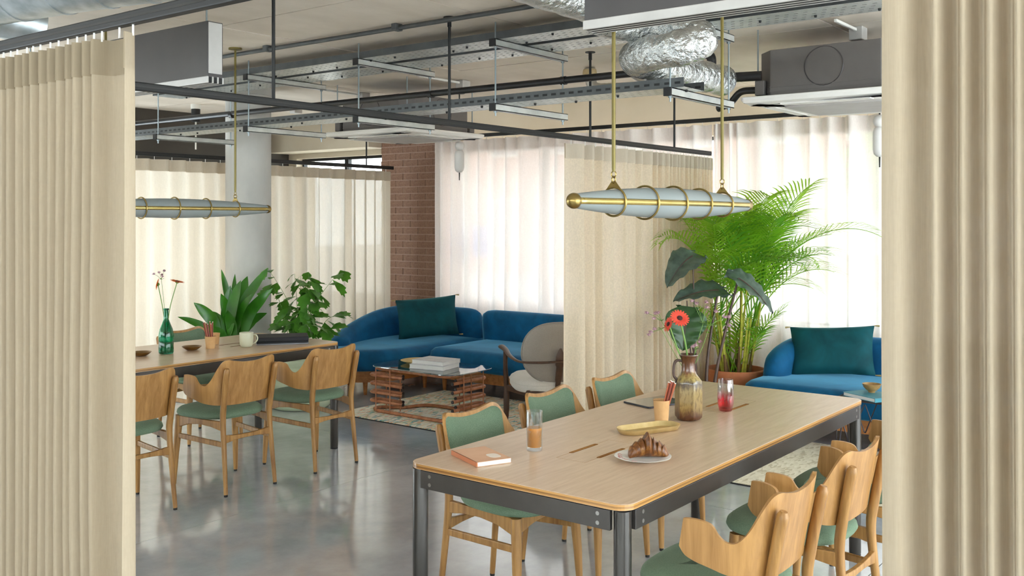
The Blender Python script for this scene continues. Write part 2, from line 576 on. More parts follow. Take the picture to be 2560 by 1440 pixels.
def croissant_mat():
    m, N, L, B = new_mat('croissant_crust')
    v = coords(N, L, (30, 9, 9))
    f = noise_tex(N, L, v, 3.0, 5, 0.6)
    L.new(ramp(N, L, f, [(0.3, lin('#3a1c08')), (0.55, lin('#744315')), (0.78, lin('#b88444'))]), B.inputs['Base Color'])
    B.inputs['Roughness'].default_value = 0.35
    bump(N, L, f, B, 0.5, 0.004)
croissant_mat()

def glass_mat(name, col, rough=0.0):
    m, N, L, B = new_mat(name)
    B.inputs['Base Color'].default_value = lin(col)
    B.inputs['Transmission Weight'].default_value = 1.0
    B.inputs['Roughness'].default_value = rough
    B.inputs['IOR'].default_value = 1.45
    return m, N, L, B
glass_mat('clear_glass', '#f6f8fa')
glass_mat('green_glass', '#35a582')
def ombre_glass():
    m = pane_glass('pink_glass', '#ffffff', 0.10)
    N, L = m.node_tree.nodes, m.node_tree.links
    tc = N.new('ShaderNodeTexCoord'); sp = N.new('ShaderNodeSeparateXYZ'); L.new(tc.outputs['Object'], sp.inputs[0])
    tr = [n for n in N if n.type == 'BSDF_TRANSPARENT'][0]
    L.new(ramp(N, L, sp.outputs['Z'], [(0.0, lin('#f08a98')), (0.045, lin('#f4a6b0')), (0.085, lin('#f6f4f6'))]), tr.inputs[0])
ombre_glass()
plain('juice', '#c97c0c', '#d98a18', rough=0.25, scale=20)
pane_glass('tumbler_glass', '#f6f9fa', 0.10)
pane_glass('table_glass', '#cfe3e6', 0.13)
pane_glass('window_glass', '#f2f7f8', 0.05)

def floor_mat():
    m, N, L, B = new_mat('polished_concrete')
    v = coords(N, L)
    a = noise_tex(N, L, v, 1.3, 8, 0.6, 0.3)
    b = noise_tex(N, L, v, 7.0, 6, 0.65)
    mx = N.new('ShaderNodeMath'); mx.operation = 'MULTIPLY_ADD'
    L.new(b, mx.inputs[0]); mx.inputs[1].default_value = 0.45; L.new(a, mx.inputs[2])
    L.new(ramp(N, L, mx.outputs[0], [(0.5, lin('#9a9ea4')), (0.95, lin('#bfc3c9'))]), B.inputs['Base Color'])
    rr = ramp(N, L, b, [(0.3, (0.07, 0.07, 0.07, 1)), (0.7, (0.15, 0.15, 0.15, 1))])
    L.new(rr, B.inputs['Roughness'])
    B.inputs['Specular IOR Level'].default_value = 1.0
    B.inputs['Coat Weight'].default_value = 0.5
    B.inputs['Coat Roughness'].default_value = 0.06
    bump(N, L, b, B, 0.012, 0.003)
floor_mat()

def rug_mat(name, base1, base2, specks, scale, amount):
    m, N, L, B = new_mat(name)
    v = coords(N, L, (14, 42, 1))
    vo = N.new('ShaderNodeTexVoronoi'); vo.inputs['Scale'].default_value = scale
    L.new(v, vo.inputs['Vector'])
    sepc = N.new('ShaderNodeSeparateColor'); L.new(vo.outputs['Color'], sepc.inputs[0])
    stops = [(0.0, lin(base1)), (1 - amount, lin(base2))]
    r = N.new('ShaderNodeValToRGB'); r.color_ramp.interpolation = 'CONSTANT'
    e = r.color_ramp.elements
    e[0].position = 0.0; e[0].color = lin(base1)
    e[1].position = (1 - amount) * 0.5; e[1].color = lin(base2)
    for i, c in enumerate(specks):
        q = e.new(1 - amount + amount * i / len(specks)); q.color = lin(c)
    L.new(sepc.outputs[0], r.inputs[0])
    L.new(r.outputs[0], B.inputs['Base Color'])
    B.inputs['Roughness'].default_value = 0.95
    B.inputs['Sheen Weight'].default_value = 0.2
    bump(N, L, vo.outputs['Distance'], B, 0.5, 0.004)
rug_mat('rug_pattern', '#e6dfcf', '#ddd4be', ['#6aa5a0', '#d8a878', '#aebd90', '#e2c894', '#4f8f96', '#d29a78'], 1.5, 0.42)
rug_mat('rug_plain', '#d2c8ac', '#dbd2b8', ['#d8cfb4', '#b8ab88'], 1.6, 0.4)

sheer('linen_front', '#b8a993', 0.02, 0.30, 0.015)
sheer('linen_front_heading', '#a0917b', 0.01, 0.2, 0.01)
sheer('linen_heading', '#c8bba8', 0.02, 0.2, 0.02)
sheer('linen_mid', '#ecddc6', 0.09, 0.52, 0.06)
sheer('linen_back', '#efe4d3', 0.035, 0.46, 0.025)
sheer('voile_window', '#f6eeea', 0.05, 0.145, 0.03)

# ------------------------------------------------------------------ dimensions of the place
ZC = 2.76          # ceiling
ZT = 2.15          # suspended curtain tracks
ZW = 2.46          # track at the window wall
XF = 1.50          # curtain plane at the viewer
XW = 7.85          # window curtain plane
XWALL = 8.05       # inner face of window wall
YL = 7.54          # curtain plane at the far left
YM = 3.72          # curtain between the two tables
X0, X1, Y0, Y1 = -3.6, 8.35, -3.3, 9.7

# ================================================================== THE SETTING
# floor: polished slabs with saw cuts between them
fl = MB().box(X0, X1, Y0, Y1, -0.20, -0.012).build('floor', 'ceiling_joint', smooth=0)
tag(fl, 'polished grey concrete floor with thin saw-cut joints', kind='structure')
fx = [X0, -0.9, 2.05, 5.0, X1]
fy = [Y0, -1.6, 1.4, 4.40, 7.4, Y1]
for i in range(len(fx) - 1):
    for j in range(len(fy) - 1):
        MB().box(fx[i] + 0.002, fx[i+1] - 0.002, fy[j] + 0.002, fy[j+1] - 0.002, -0.012, 0.0).build('floor_slab', 'polished_concrete', fl, smooth=0)

# ceiling: cast concrete panels with open joints
ce = MB().box(X0, X1, Y0, Y1, ZC + 0.012, ZC + 0.25).build('ceiling', 'ceiling_joint', smooth=0)
tag(ce, 'board-marked beige concrete ceiling with panel joints', kind='structure')
cx = [X0, -0.86, 1.38, 3.62, 5.86, X1]
cy = [Y0, -2.39, -0.91, 0.57, 2.05, 3.53, 5.01, 6.49, 7.97, Y1]
for i in range(len(cx) - 1):
    for j in range(len(cy) - 1):
        dz = random.uniform(-0.002, 0.003)
        MB().box(cx[i] + 0.006, cx[i+1] - 0.006, cy[j] + 0.006, cy[j+1] - 0.006, ZC + dz, ZC + 0.014).build('ceiling_panel', 'concrete_ceiling', ce, smooth=0)

# window wall at x = XWALL with openings
SILL, HEAD = 0.68, 2.34
wf = MB()
wf.box(XWALL, X1, Y0, Y1, -0.01, SILL)
wf.box(XWALL, X1, Y0, Y1, HEAD, ZC + 0.02)
win_edges = []
ys = []
yy = 7.0
piers = [(7.0, 7.95)]
for a, b in piers:
    wf.box(XWALL, X1, a, b, SILL, HEAD)
wf.box(XWALL, X1, 9.55, Y1, SILL, HEAD)
o = wf.build('wall_front', 'plaster_beige', smooth=0)
tag(o, 'beige plastered window wall with low sill and deep head', kind='structure')

def window(idx, ya, yb):
    o = thing('window_%d' % idx, None, None, (XWALL + 0.12, (ya + yb) / 2, SILL))
    o['kind'] = 'structure'
    h = HEAD - SILL; hw = (yb - ya) / 2
    m = MB()
    t = 0.032
    m.box(-.03, .03, -hw, -hw + t, 0, h); m.box(-.03, .03, hw - t, hw, 0, h)
    m.box(-.03, .03, -hw + t, hw - t, 0, t); m.box(-.03, .03, -hw + t, hw - t, h - t, h)
    m.build('window_frame', 'frame_black', o, smooth=0, bevel=0.004)
    MB().box(-.006, .006, -hw + t, hw - t, t, h - t).build('window_pane', 'window_glass', o, smooth=0)
k = 1
for ya, yb in ((7.95, 8.75), (8.75, 9.55), (5.82, 7.0), (4.65, 5.82), (3.48, 4.65), (2.31, 3.48), (1.14, 2.31), (-0.03, 1.14), (-1.22, -0.03), (-2.41, -1.22), (Y0, -2.41)):
    window(k, ya, yb); k += 1
for xa, xb in ((X0 + .15, -1.35), (-1.20, 0.95), (1.10, 3.25), (3.40, 5.5)):
    o = thing('window_%d' % k, None, None, ((xa + xb) / 2, Y1 + 0.1, 0.30)); k += 1
    o['kind'] = 'structure'
    hw = (xb - xa) / 2
    MB().box(-hw, hw, -.03, .03, 0, .035).box(-hw, hw, -.03, .03, 1.725, 1.76).box(-hw, -hw + .035, -.03, .03, .035, 1.725).box(hw - .035, hw, -.03, .03, .035, 1.725).build('window_frame', 'frame_black', o, smooth=0)
    MB().box(-hw + .035, hw - .035, -.006, .006, .035, 1.725).build('window_pane', 'window_glass', o, smooth=0)
o = MB().box(XWALL - 0.06, XWALL + 0.08, Y0, 7.0, SILL, SILL + 0.025).build('trim_1', 'plaster_white', smooth=0, bevel=0.004)
tag(o, 'white window sill board behind the sheer curtains', kind='structure')
# unseen glazed walls added right of and behind the viewer to brighten the room
m = MB().box(X0, X1, Y0 - 0.2, Y0, -0.01, 0.12).box(X0, X1, Y0 - 0.2, Y0, 2.62, ZC + 0.02)
for xa in (X0, -0.6, 2.2, 5.0, X1 - .2):
    m.box(xa, xa + .2, Y0 - 0.2, Y0, 0.12, 2.62)
o = m.build('added_wall_right', 'plaster_white', smooth=0)
tag(o, 'glazed white wall added on the right, out of view, to brighten the room', kind='structure')
for xa, xb in ((X0 + .2, -0.6), (-0.4, 2.2), (2.4, 5.0), (5.2, X1 - .2)):
    o = thing('window_%d' % k, None, None, ((xa + xb) / 2, Y0 - 0.1, 0.12)); k += 1  # unseen windows, added to let in more light from the right
    o['kind'] = 'structure'
    hw = (xb - xa) / 2
    MB().box(-hw, hw, -.03, .03, 0, .035).box(-hw, hw, -.03, .03, 2.465, 2.50).box(-hw, -hw + .035, -.03, .03, .035, 2.465).box(hw - .035, hw, -.03, .03, .035, 2.465).build('window_frame', 'frame_black', o, smooth=0)
    MB().box(-hw + .035, hw - .035, -.006, .006, .035, 2.465).build('window_pane', 'window_glass', o, smooth=0)
m = MB().box(X0 - 0.2, X0, Y0, Y1, -0.01, 0.12).box(X0 - 0.16, X0 - .1, Y0, Y1, 0.12, 1.50).box(X0 - 0.2, X0, Y0, Y1, 2.62, ZC + 0.02)  # solid lower part shaped to limit the added light
ycuts = (Y0, -0.7, 1.9, 4.5, 7.1, Y1 - .2)
for ya in ycuts:
    m.box(X0 - 0.2, X0, ya, ya + .2, 0.12, 2.62)
o = m.build('added_wall_left', 'plaster_white', smooth=0)
tag(o, 'glazed white wall added behind the viewer, out of view, for fill light', kind='structure')
for ya, yb in zip(ycuts[:-1], ycuts[1:]):
    o = thing('window_%d' % k, None, None, (X0 - .1, (ya + .2 + yb) / 2, 0.12)); k += 1  # unseen windows, added as fill light from behind the viewer
    o['kind'] = 'structure'
    hw = (yb - ya - .2) / 2
    MB().box(-.03, .03, -hw, hw, 0, .035).box(-.03, .03, -hw, hw, 2.465, 2.50).box(-.03, .03, -hw, -hw + .035, .035, 2.465).box(-.03, .03, hw - .035, hw, .035, 2.465).build('window_frame', 'frame_black', o, smooth=0)
    MB().box(-.006, .006, -hw + .035, hw - .035, .035, 2.465).build('window_pane', 'window_glass', o, smooth=0)
# downstand beam by the far left window
o = MB().box(7.70, XWALL, 7.92, Y1, 2.40, ZC).build('trim_2', 'plaster_beige', smooth=0)
tag(o, 'beige downstand beam over the far left window', kind='structure')
# dark far wall behind the left curtain
m = MB().box(X0, X1, Y1, Y1 + 0.2, 2.06, ZC + 0.02).box(X0, X1, Y1, Y1 + 0.2, -0.01, 0.30)
for xa in (X0, -1.35, 0.95, 3.25):
    m.box(xa, xa + 0.15, Y1, Y1 + 0.2, 0.30, 2.06)
m.box(5.5, X1, Y1, Y1 + 0.2, 0.30, 2.06)
o = m.build('wall_back', 'dark_wall', smooth=0)
tag(o, 'dark brown wall with windows behind the far left curtain', kind='structure')
o = MB().box(5.6, 7.35, 9.35, 9.69, 0, ZC).build('wall_cupboard', 'dark_wall', smooth=0, bevel=0.005)
tag(o, 'dark grey cupboard wall beside the far left window', kind='structure')

# round concrete column
col_o = MB().lathe([(0.198, 0.0), (0.198, ZC - 0.07), (0.206, ZC - 0.068), (0.206, ZC)], 48, (5.51, 7.19, 0)).build('column', 'concrete_column', smooth=30)
tag(col_o, 'round smooth grey concrete column beside the leafy plants', kind='structure')

# brick pier: every brick a piece of its own
PX0, PX1, PY0, PY1 = 7.90, 8.06, 7.02, 7.92
pier = MB().box(PX0 + 0.004, PX1 + 0.05, PY0 + 0.004, PY1 - 0.004, 0, ZC).build('brick_pier', 'mortar', smooth=0)
tag(pier, 'rough brown brick pier between sofa and window curtain', kind='structure')
bm_full = {}
def brick_mesh(L, D):
    key = (round(L, 4), round(D, 4))
    if key not in bm_full:
        me = bpy.data.meshes.new('brick')
        m = MB().box(-D / 2, D / 2, -L / 2, L / 2, -0.0325, 0.0325)
        me.from_pydata(m.v, [], m.f); me.materials.append(MATS['brick'])
        bm_full[key] = me
    return bm_full[key]
z = 0.0375; c = 0
while z < ZC:
    y = PY0 - (0.1125 if c % 2 else 0.0)
    while y < PY1 - 0.02:
        a = max(y, PY0); b = min(y + 0.215, PY1)
        if b - a > 0.03:
            o = bpy.data.objects.new('brick', brick_mesh(b - a, 0.10))
            COL.objects.link(o); o.parent = pier
            o.location = (PX0 + 0.05 - 0.002 + random.uniform(-.0018, .0018), (a + b) / 2, z)
        y += 0.225
    z += 0.075; c += 1

# ------------------------------------------------------------------ outside
o = MB().box(X1 + 0.02, 60, -45, 50, -0.45, -0.25).build('ground', 'pavement', smooth=0)
tag(o, 'pale pavement outside the windows', kind='structure')
def house(loc, wx, wy, h, label, mat):
    t = thing('house', label, 'building', loc)
    MB().box(0, wx, -wy / 2, wy / 2, 0, h).build('house_wall', mat, t, smooth=0)
    n = int(wy / 2.4)
    for r_ in range(int(h / 3)):
        for i in range(n):
            y = -wy / 2 + 1.2 + i * 2.4
            f = MB().box(-0.06, 0.04, y - .55, y + .55, 0.9 + 3 * r_, 2.5 + 3 * r_).build('house_window', 'plaster_white', t, smooth=0)
            MB().box(-0.08, 0.0, y - .47, y + .47, 1.0 + 3 * r_, 2.42 + 3 * r_).build('house_pane', 'exterior_pane', f, smooth=0)
    MB().box(-0.25, wx, -wy / 2 - .1, wy / 2 + .1, h, h + .25).build('parapet', 'exterior_stone', t, smooth=0)
house((26, 16, -0.25), 6, 18, 6, 'pale pink brick house across the street beyond the far left window', 'exterior_brick')
def tree(loc, h, r, label):
    t = thing('street_tree', label, 'tree', loc)
    MB().tube([(0, 0, 0), (0.05, 0, h * .4), (0, .08, h * .75)], [.12, .09, .04], 8).build('trunk', 'bark', t)
    m = MB()
    for i in range(900):
        a = random.uniform(0, 2 * PI); b = math.acos(random.uniform(-1, 1)); q = r * random.uniform(.45, 1) ** .5
        p = Vector((q * sin(b) * cos(a), q * sin(b) * sin(a), h * .8 + q * .8 * cos(b)))
        u = Vector((random.uniform(-1, 1), random.uniform(-1, 1), random.uniform(-.5, .5))).normalized() * .22
        v = u.orthogonal().normalized() * .1
        m.add([p - u, p + v, p + u, p - v], [(0, 1, 2, 3)])
    m.build('foliage', 'tree_leaf', t, smooth=0)['kind'] = 'stuff'
tree((20, 5.2, -0.25), 3.6, 1.5, 'green street tree beyond the sheer curtain behind the palm')
o = MB().box(XWALL + 0.075, XWALL + 0.085, 6.56, 6.76, 1.18, 1.52).build('window_poster', 'sign_blue', smooth=0)
tag(o, 'small pale blue poster on window glass behind the long sofa', 'poster')
o = thing('lime_sign', 'lime green sign on a post glimpsed through curtain right of column', 'sign', (6.94, 8.5, 0))
MB().cyl((0, 0, 0), (0, 0, 1.1), .015, n=10).build('post', 'black_metal', o)
MB().lathe([(.12, 0), (.12, .015)], 20).build('base', 'black_metal', o)
MB().box(-.07, .07, -.012, .012, 1.08, 1.56).build('sign_board', 'panel_lime', o, smooth=0, bevel=.004)

# ================================================================== CURTAINS AND TRACKS
def zigzag(length, pleat, amp, jitter=0.25, seed=1, widths=None):
    """plan polyline of a pleated cloth along +u with offset v"""
    rnd = random.Random(seed)
    pts = [(0.0, 0.0)]
    u = 0.0; sgn = 1
    while u < length:
        wd = pleat * (1 + rnd.uniform(-jitter, jitter)) if widths is None else widths(u, rnd)
        pts.append((u + wd * 0.5, sgn * amp * (0.75 + 0.5 * rnd.random())))
        u += wd * 0.5
        sgn = -sgn
    return [p for p in pts if p[0] <= length] + [(length, 0.0)]

def curtain(name, label, p0, p1, z0, z1, pts, mat, head_mat, seed=1, head=0.10, rows=9, nper=4, spread=0.0, flare=0.0):
    """p0->p1 plan line; pts: (u along, v offset) pleat knots"""
    p0 = Vector((p0[0], p0[1], 0)); p1 = Vector((p1[0], p1[1], 0))
    U = (p1 - p0).normalized(); V = Vector((-U.y, U.x, 0))
    line = cr([(a, b, 0) for a, b in pts], nper)
    base = (p0 + p1) / 2
    t = thing(name, label, 'curtain', (base.x, base.y, z0))
    rnd = random.Random(seed)
    rws = []
    Ltot = pts[-1][0]
    for r in range(rows + 1):
        f = r / rows
        z = z0 + (z1 - z0) * f
        amp = 1.0 + 0.35 * (1 - f) + spread * (1 - f)
        row = []
        for p in line:
            wob = 0.012 * (1 - f) * mnoise.noise(Vector((p.x * 3.0, seed * 3.7, z * 0.8)))
            u = p.x + flare * (1 - f) * (p.x / Ltot - 0.5)
            q = p0 + U * (u + wob) + V * (p.y * amp + wob)
            row.append((q.x - base.x, q.y - base.y, z - z0))
        rws.append(row)
    MB().grid(rws).build('cloth', mat, t, smooth=180)
    # heading band: a second layer of cloth at the top
    hr = []
    for z in (z1 - head, z1 + 0.001):
        row = []
        for i, p in enumerate(line):
            f = (z - z0) / (z1 - z0)
            amp = 1.0 + 0.35 * (1 - f) + spread * (1 - f)
            q = p0 + U * p.x + V * (p.y * amp - 0.003)
            row.append((q.x - base.x, q.y - base.y, z - z0))
        hr.append(row)
    MB().grid(hr).build('heading_band', head_mat, t, smooth=180)
    # gliders hanging in the track
    m = MB()
    for (u, v) in pts[1:-1:2]:
        q = p0 + U * u - base
        m.box(q.x - .002, q.x + .002, q.y - .002, q.y + .002, z1 - z0 - 0.006, z1 - z0 + 0.024)
    h = m.build('glider_hooks', 'plastic_white', t, smooth=0)
    h['kind'] = 'stuff'
    return t

def track(label, a, b, z, rods=(), end=True):
    """black aluminium curtain rail between plan points, hung on rods"""
    ax = abs(b[0] - a[0]) > abs(b[1] - a[1])
    mid = ((a[0] + b[0]) / 2, (a[1] + b[1]) / 2, z)
    t = thing('curtain_track', label, 'curtain track', mid)
    hw = 0.014
    m = MB(); g = MB()
    if ax:
        x0, x1 = sorted((a[0] - mid[0], b[0] - mid[0]))
        m.box(x0, x1, -hw, hw, 0, 0.036)
        g.box(x0 + .002, x1 - .002, -hw - .0012, hw + .0012, 0.015, 0.022)
    else:
        x0, x1 = sorted((a[1] - mid[1], b[1] - mid[1]))
        m.box(-hw, hw, x0, x1, 0, 0.036)
        g.box(-hw - .0012, hw + .0012, x0 + .002, x1 - .002, 0.015, 0.022)
    m.build('rail', 'black_metal', t, smooth=0, bevel=0.004)
    g.build('groove', 'groove_highlight', t, smooth=0)  # lighter strip stands in for the highlight along the groove
    for p in rods:
        px, py = p[0] - mid[0], p[1] - mid[1]
        MB().cyl((px, py, 0.03), (px, py, ZC - z), 0.0085, n=10).build('hanging_rod', 'black_metal', t)
        MB().lathe([(0.035, -.006), (0.035, 0), ], 20, (px, py, ZC - z)).build('ceiling_flange', 'black_metal', t)
        MB().lathe([(0.012, 0.0), (0.012, 0.05)], 12, (px, py, ZC - z - .056)).build('rod_sleeve', 'black_metal', t)
    return t

ZTT = ZT - 0.018
track('black curtain track above the pleated curtains nearest the viewer', (XF, 4.3), (XF, -1.4), ZTT, [(XF, 3.6), (XF, 1.2)])
track('long black curtain track crossing between the two tables', (1.55, YM), (7.62, YM), ZTT, [(2.995, YM), (4.26, YM), (5.75, YM), (6.98, YM)])
track('black curtain track in front of the far left wall', (1.2, YL), (7.70, YL), ZTT, [(3.3, YL), (7.3, YL)])
track('black curtain track fixed along the window wall', (XW, 7.0), (XW, -3.2), ZW - 0.018)

def at_head(z): return z - 0.042

# foreground left: stacked narrow pleats, then a flat panel and a turned hem
pl = [(0.0, 0.0)]
u = 0.0; s_ = 1
rnd = random.Random(3)
while u < 1.50:
    pl.append((u + 0.024, s_ * 0.022 * rnd.uniform(.7, 1.2))); u += 0.024 + rnd.uniform(-.005, .007); s_ = -s_
pl += [(u + .02, 0.03), (u + .05, 0.034), (u + 0.11, 0.03), (u + 0.16, 0.016), (u + 0.178, -0.004), (u + 0.186, -0.03)]
Lf = pl[-1][0]
curtain('front_curtain', 'beige linen curtain in narrow pleats filling the left edge of the view', (XF, 2.452 + Lf), (XF, 2.452), 0.015, at_head(ZT), pl, 'linen_front', 'linen_front_heading', seed=2)
pl = [(0.0, 0.0), (0.012, -0.012), (0.035, -0.016)]
u = 0.045; s_ = 1
while u < 0.95:
    pl.append((u + 0.0175, s_ * 0.026 * rnd.uniform(.85, 1.15))); u += 0.0175 + rnd.uniform(-.0015, .002); s_ = -s_
Lr = pl[-1][0]
curtain('front_curtain', 'beige linen curtain in rounded pleats filling the right edge of the view', (XF, 0.452), (XF, 0.452 - Lr), 0.015, at_head(ZT), pl, 'linen_front', 'linen_front_heading', seed=4)

# curtain dividing the two bays: flat wide pleats near, tight ones at the far end
def wmid(u, rnd):
    return (0.15 if u < 1.15 else 0.055) * rnd.uniform(.55, 1.4)
curtain('divider_curtain', 'beige linen curtain between the round armchair and the palm', (5.44, YM), (7.60, YM), 0.015, at_head(ZT), zigzag(2.16, .15, .04, seed=11, widths=wmid), 'linen_mid', 'linen_heading', seed=6)
# far left curtains, one each side of the column
curtain('far_curtain', 'backlit beige curtain behind the broad-leaved plant left of column', (2.3, YL), (5.76, YL), 0.015, at_head(ZT), zigzag(3.46, .17, .04, seed=21), 'linen_back', 'linen_heading', seed=8)
curtain('far_curtain', 'pale beige curtain between concrete column and brick pier', (5.80, YL), (7.66, YL), 0.015, at_head(ZT), zigzag(1.86, .15, .035, seed=22), 'linen_back', 'linen_heading', seed=9)
# window sheers
curtain('window_sheer', 'bright white sheer window curtain behind the long blue sofa', (XW, 7.06), (XW, 3.815), 0.02, at_head(ZW), zigzag(3.245, .20, .05, seed=31, jitter=.5), 'voile_window', 'voile_window', seed=12, head=.12)
def wgath(u, rnd):
    return (0.06 if u < 0.22 else 0.21) * rnd.uniform(.6, 1.4)
curtain('window_sheer', 'bright white sheer window curtain behind palm and right sofa', (XW, 3.80), (XW, -3.2), 0.02, at_head(ZW), zigzag(7.0, .21, .05, seed=32, widths=wgath), 'voile_window', 'voile_window', seed=13, head=.12)

# ================================================================== CEILING SERVICES
# strut hangers: two galvanised channels on threaded rods; trays rest on them
SX0, SX1 = 4.50, 5.26
ZU, ZLo = 2.615, 2.235
STRUT_Y = [1.28, 2.438, 3.595, 4.752, 5.909, 7.066]
hang_words = ['hidden nearest the right curtain', 'beside the crumpled foil duct', 'over the glass coffee table', 'in front of the middle ceiling cassette', 'beside the round column top', 'left of the round column']
def channel(m, x0, x1, y, z, w=0.041, h=0.041):
    t = 0.004
    m.box(x0, x1, y - w / 2, y - w / 2 + t, z, z + h)
    m.box(x0, x1, y + w / 2 - t, y + w / 2, z, z + h)
    m.box(x0, x1, y - w / 2, y + w / 2, z + h - t, z + h)
    m.box(x0, x1, y - w / 2, y - w / 2 + .012, z, z + t); m.box(x0, x1, y + w / 2 - .012, y + w / 2, z, z + t)
for y, wds in zip(STRUT_Y, hang_words):
    if y < 2: continue
    t = thing('strut_hanger', 'galvanised double strut hanger on threaded rods ' + wds, 'hanger', (SX0, y, ZLo))
    for zz in (ZU, ZLo):
        m = MB(); channel(m, 0, SX1 - SX0, 0, zz - ZLo)
        s = m.build('strut_channel', 'strut_zinc', t, smooth=0)
        MB().box(-.004, .006, -.022, .022, zz - ZLo - .002, zz - ZLo + .043).build('end_cap', 'rubber', s, smooth=0)
        m = MB()
        for k in range(14):
            m.box(.06 + k * .05, .085 + k * .05, -.007, .007, zz - ZLo + .0362, zz - ZLo + .0368)
        m.build('slots', 'slot_black', s, smooth=0)['kind'] = 'stuff'
    for xx in (0.03, SX1 - SX0 - .03):
        MB().cyl((xx, 0, -.03), (xx, 0, ZC - ZLo), 0.005, n=8).build('threaded_rod', 'zinc_rod', t)
        for zz in (ZU, ZLo):
            MB().lathe([(.011, -.010), (.011, 0)], 6, (xx, 0, zz - ZLo)).build('nut', 'zinc_rod', t)

def tray(label, xa, xb, z, ya, yb, hflange=0.045, dark=False, slotrows=4):
    t = thing('cable_tray', label, 'cable tray', ((xa + xb) / 2, (ya + yb) / 2, z))
    hx = (xb - xa) / 2; hy = (yb - ya) / 2
    pitch = 0.05; n = int((yb - ya) / pitch)
    # perforated base: strips with real slots between them
    m = MB()
    rows = slotrows
    wrow = 2 * hx / rows
    for r_ in range(rows):
        xa_ = -hx + r_ * wrow; xs0 = xa_ + wrow * .40; xs1 = xa_ + wrow * .60
        m.box(xa_, xs0, -hy, hy, 0, .0015); m.box(xs1, xa_ + wrow, -hy, hy, 0, .0015)
        for k in range(n):
            y0 = -hy + k * pitch + (0.025 if r_ % 2 else 0)
            m.box(xs0, xs1, y0, y0 + .026, 0, .0015)
    m.build('perforated_base', 'strut_zinc', t, smooth=0)['kind'] = 'stuff'
    for sx in (-1, 1):
        f = MB().box(sx * hx - .001, sx * hx + .001, -hy, hy, 0, hflange)
        fo = f.build('side_flange', 'galv_dark', t, smooth=0)  # coloured dark to stand for the shade on this backlit side
        if dark:
            mm = MB()
            for k in range(int(2 * hy / .06)):
                mm.box(sx * hx - .0018, sx * hx + .0018, -hy + .02 + k * .06, -hy + .052 + k * .06, hflange * .35, hflange * .6)
            mm.build('flange_slots', 'slot_black', fo, smooth=0)['kind'] = 'stuff'
    # fixings through the base
    m = MB()
    rr = random.Random(int(xa * 100))
    for k in range(int(2 * hy / .32)):
        y = -hy + .1 + k * .32 + rr.uniform(-.1, .1)
        x = rr.uniform(-hx * .7, hx * .7)
        m.lathe([(.006, -.012), (.008, 0)], 6, (x, y, 0))
    m.build('screws', 'rubber', t, smooth=0)['kind'] = 'stuff'
    return t
tray('upper perforated cable tray nearest the viewer under the ceiling', 4.53, 4.75, ZU + .042, 0.2, 7.6)
tray('upper perforated cable tray running behind its near twin', 4.82, 5.10, ZU + .042, 0.2, 7.6, slotrows=5)
tray('lower perforated cable tray with slotted side coloured dark for shade', 4.53, 4.76, ZLo + .042, 2.36, 7.8, hflange=.05, dark=True)
t = thing('black_cable', 'thick black cable lying along the lower tray', 'cable', (4.555, 5.0, ZLo + .07))
MB().tube(cr([(0, -2.6 + k * .5, .006 * math.sin(k * 1.9)) for k in range(11)], 4), .017, 10).build('sheath', 'black_pipe', t)

def pipe(name, label, cat, pts, r, mat, n=14, smoothing=0, extra=None):
    P = [Vector(p) for p in pts]
    base = P[0]
    t = thing(name, label, cat, base)
    L_ = cr([p - base for p in P], smoothing) if smoothing else [p - base for p in P]
    MB().tube(L_, r, n).build('run', mat, t)
    if extra: extra(t, base)
    return t

def rounded(pts, rad, n=5):
    """polyline with filleted corners"""
    P = [Vector(p) for p in pts]; out = [P[0]]
    for i in range(1, len(P) - 1):
        a = (P[i - 1] - P[i]).normalized(); b = (P[i + 1] - P[i]).normalized()
        s = P[i] + a * rad; e = P[i] + b * rad
        for k in range(n + 1):
            t_ = k / n
            out.append(s * (1 - t_) ** 2 + P[i] * 2 * t_ * (1 - t_) + e * t_ ** 2)
    out.append(P[-1])
    return out

# black drain pipe under the struts, with an upturned loop feeding the cassette
def drain_extra(t, b):
    for y in (3.595, 4.752, 5.909, 7.066):
        m = MB().lathe([(.028, -.018), (.028, .018)], 14, (0, y - b.y, 0), axis='y')
        m.build('pipe_clip', 'black_pipe', t)
    MB().lathe([(.030, -.10), (.030, 0.0), (.026, .004)], 16, (0, 0, 0), axis='y').build('end_socket', 'black_pipe', t)
    lp = rounded([(0, 6.06, 2.50), (0, 6.06, 2.595), (0, 5.80, 2.595), (0, 5.80, 2.44), (0.35, 5.80, 2.43)], 0.035)
    MB().tube([p - b for p in lp], .026, 12).build('loop', 'black_pipe', t)
pipe('drain_pipe', 'long black drain pipe with upturned loop below the cable trays', 'pipe', [(5.24, 3.01, 2.493), (5.24, 8.6, 2.508)], 0.023, 'black_pipe', extra=drain_extra)
pipe('drain_pipe', 'black elbowed pipe dropping into the right ceiling cassette', 'pipe', rounded([(5.62, 3.30, 2.63), (5.62, 2.735, 2.63), (5.62, 2.735, 2.475), (5.70, 2.44, 2.475)], .045), 0.03, 'black_pipe')
pipe('copper_hose', 'dark bent hose below the right cassette pipe', 'pipe', cr([(5.85, 2.80, 2.31), (5.82, 2.70, 2.34), (5.80, 2.62, 2.40), (5.78, 2.50, 2.40)], 5), 0.022, 'black_pipe')

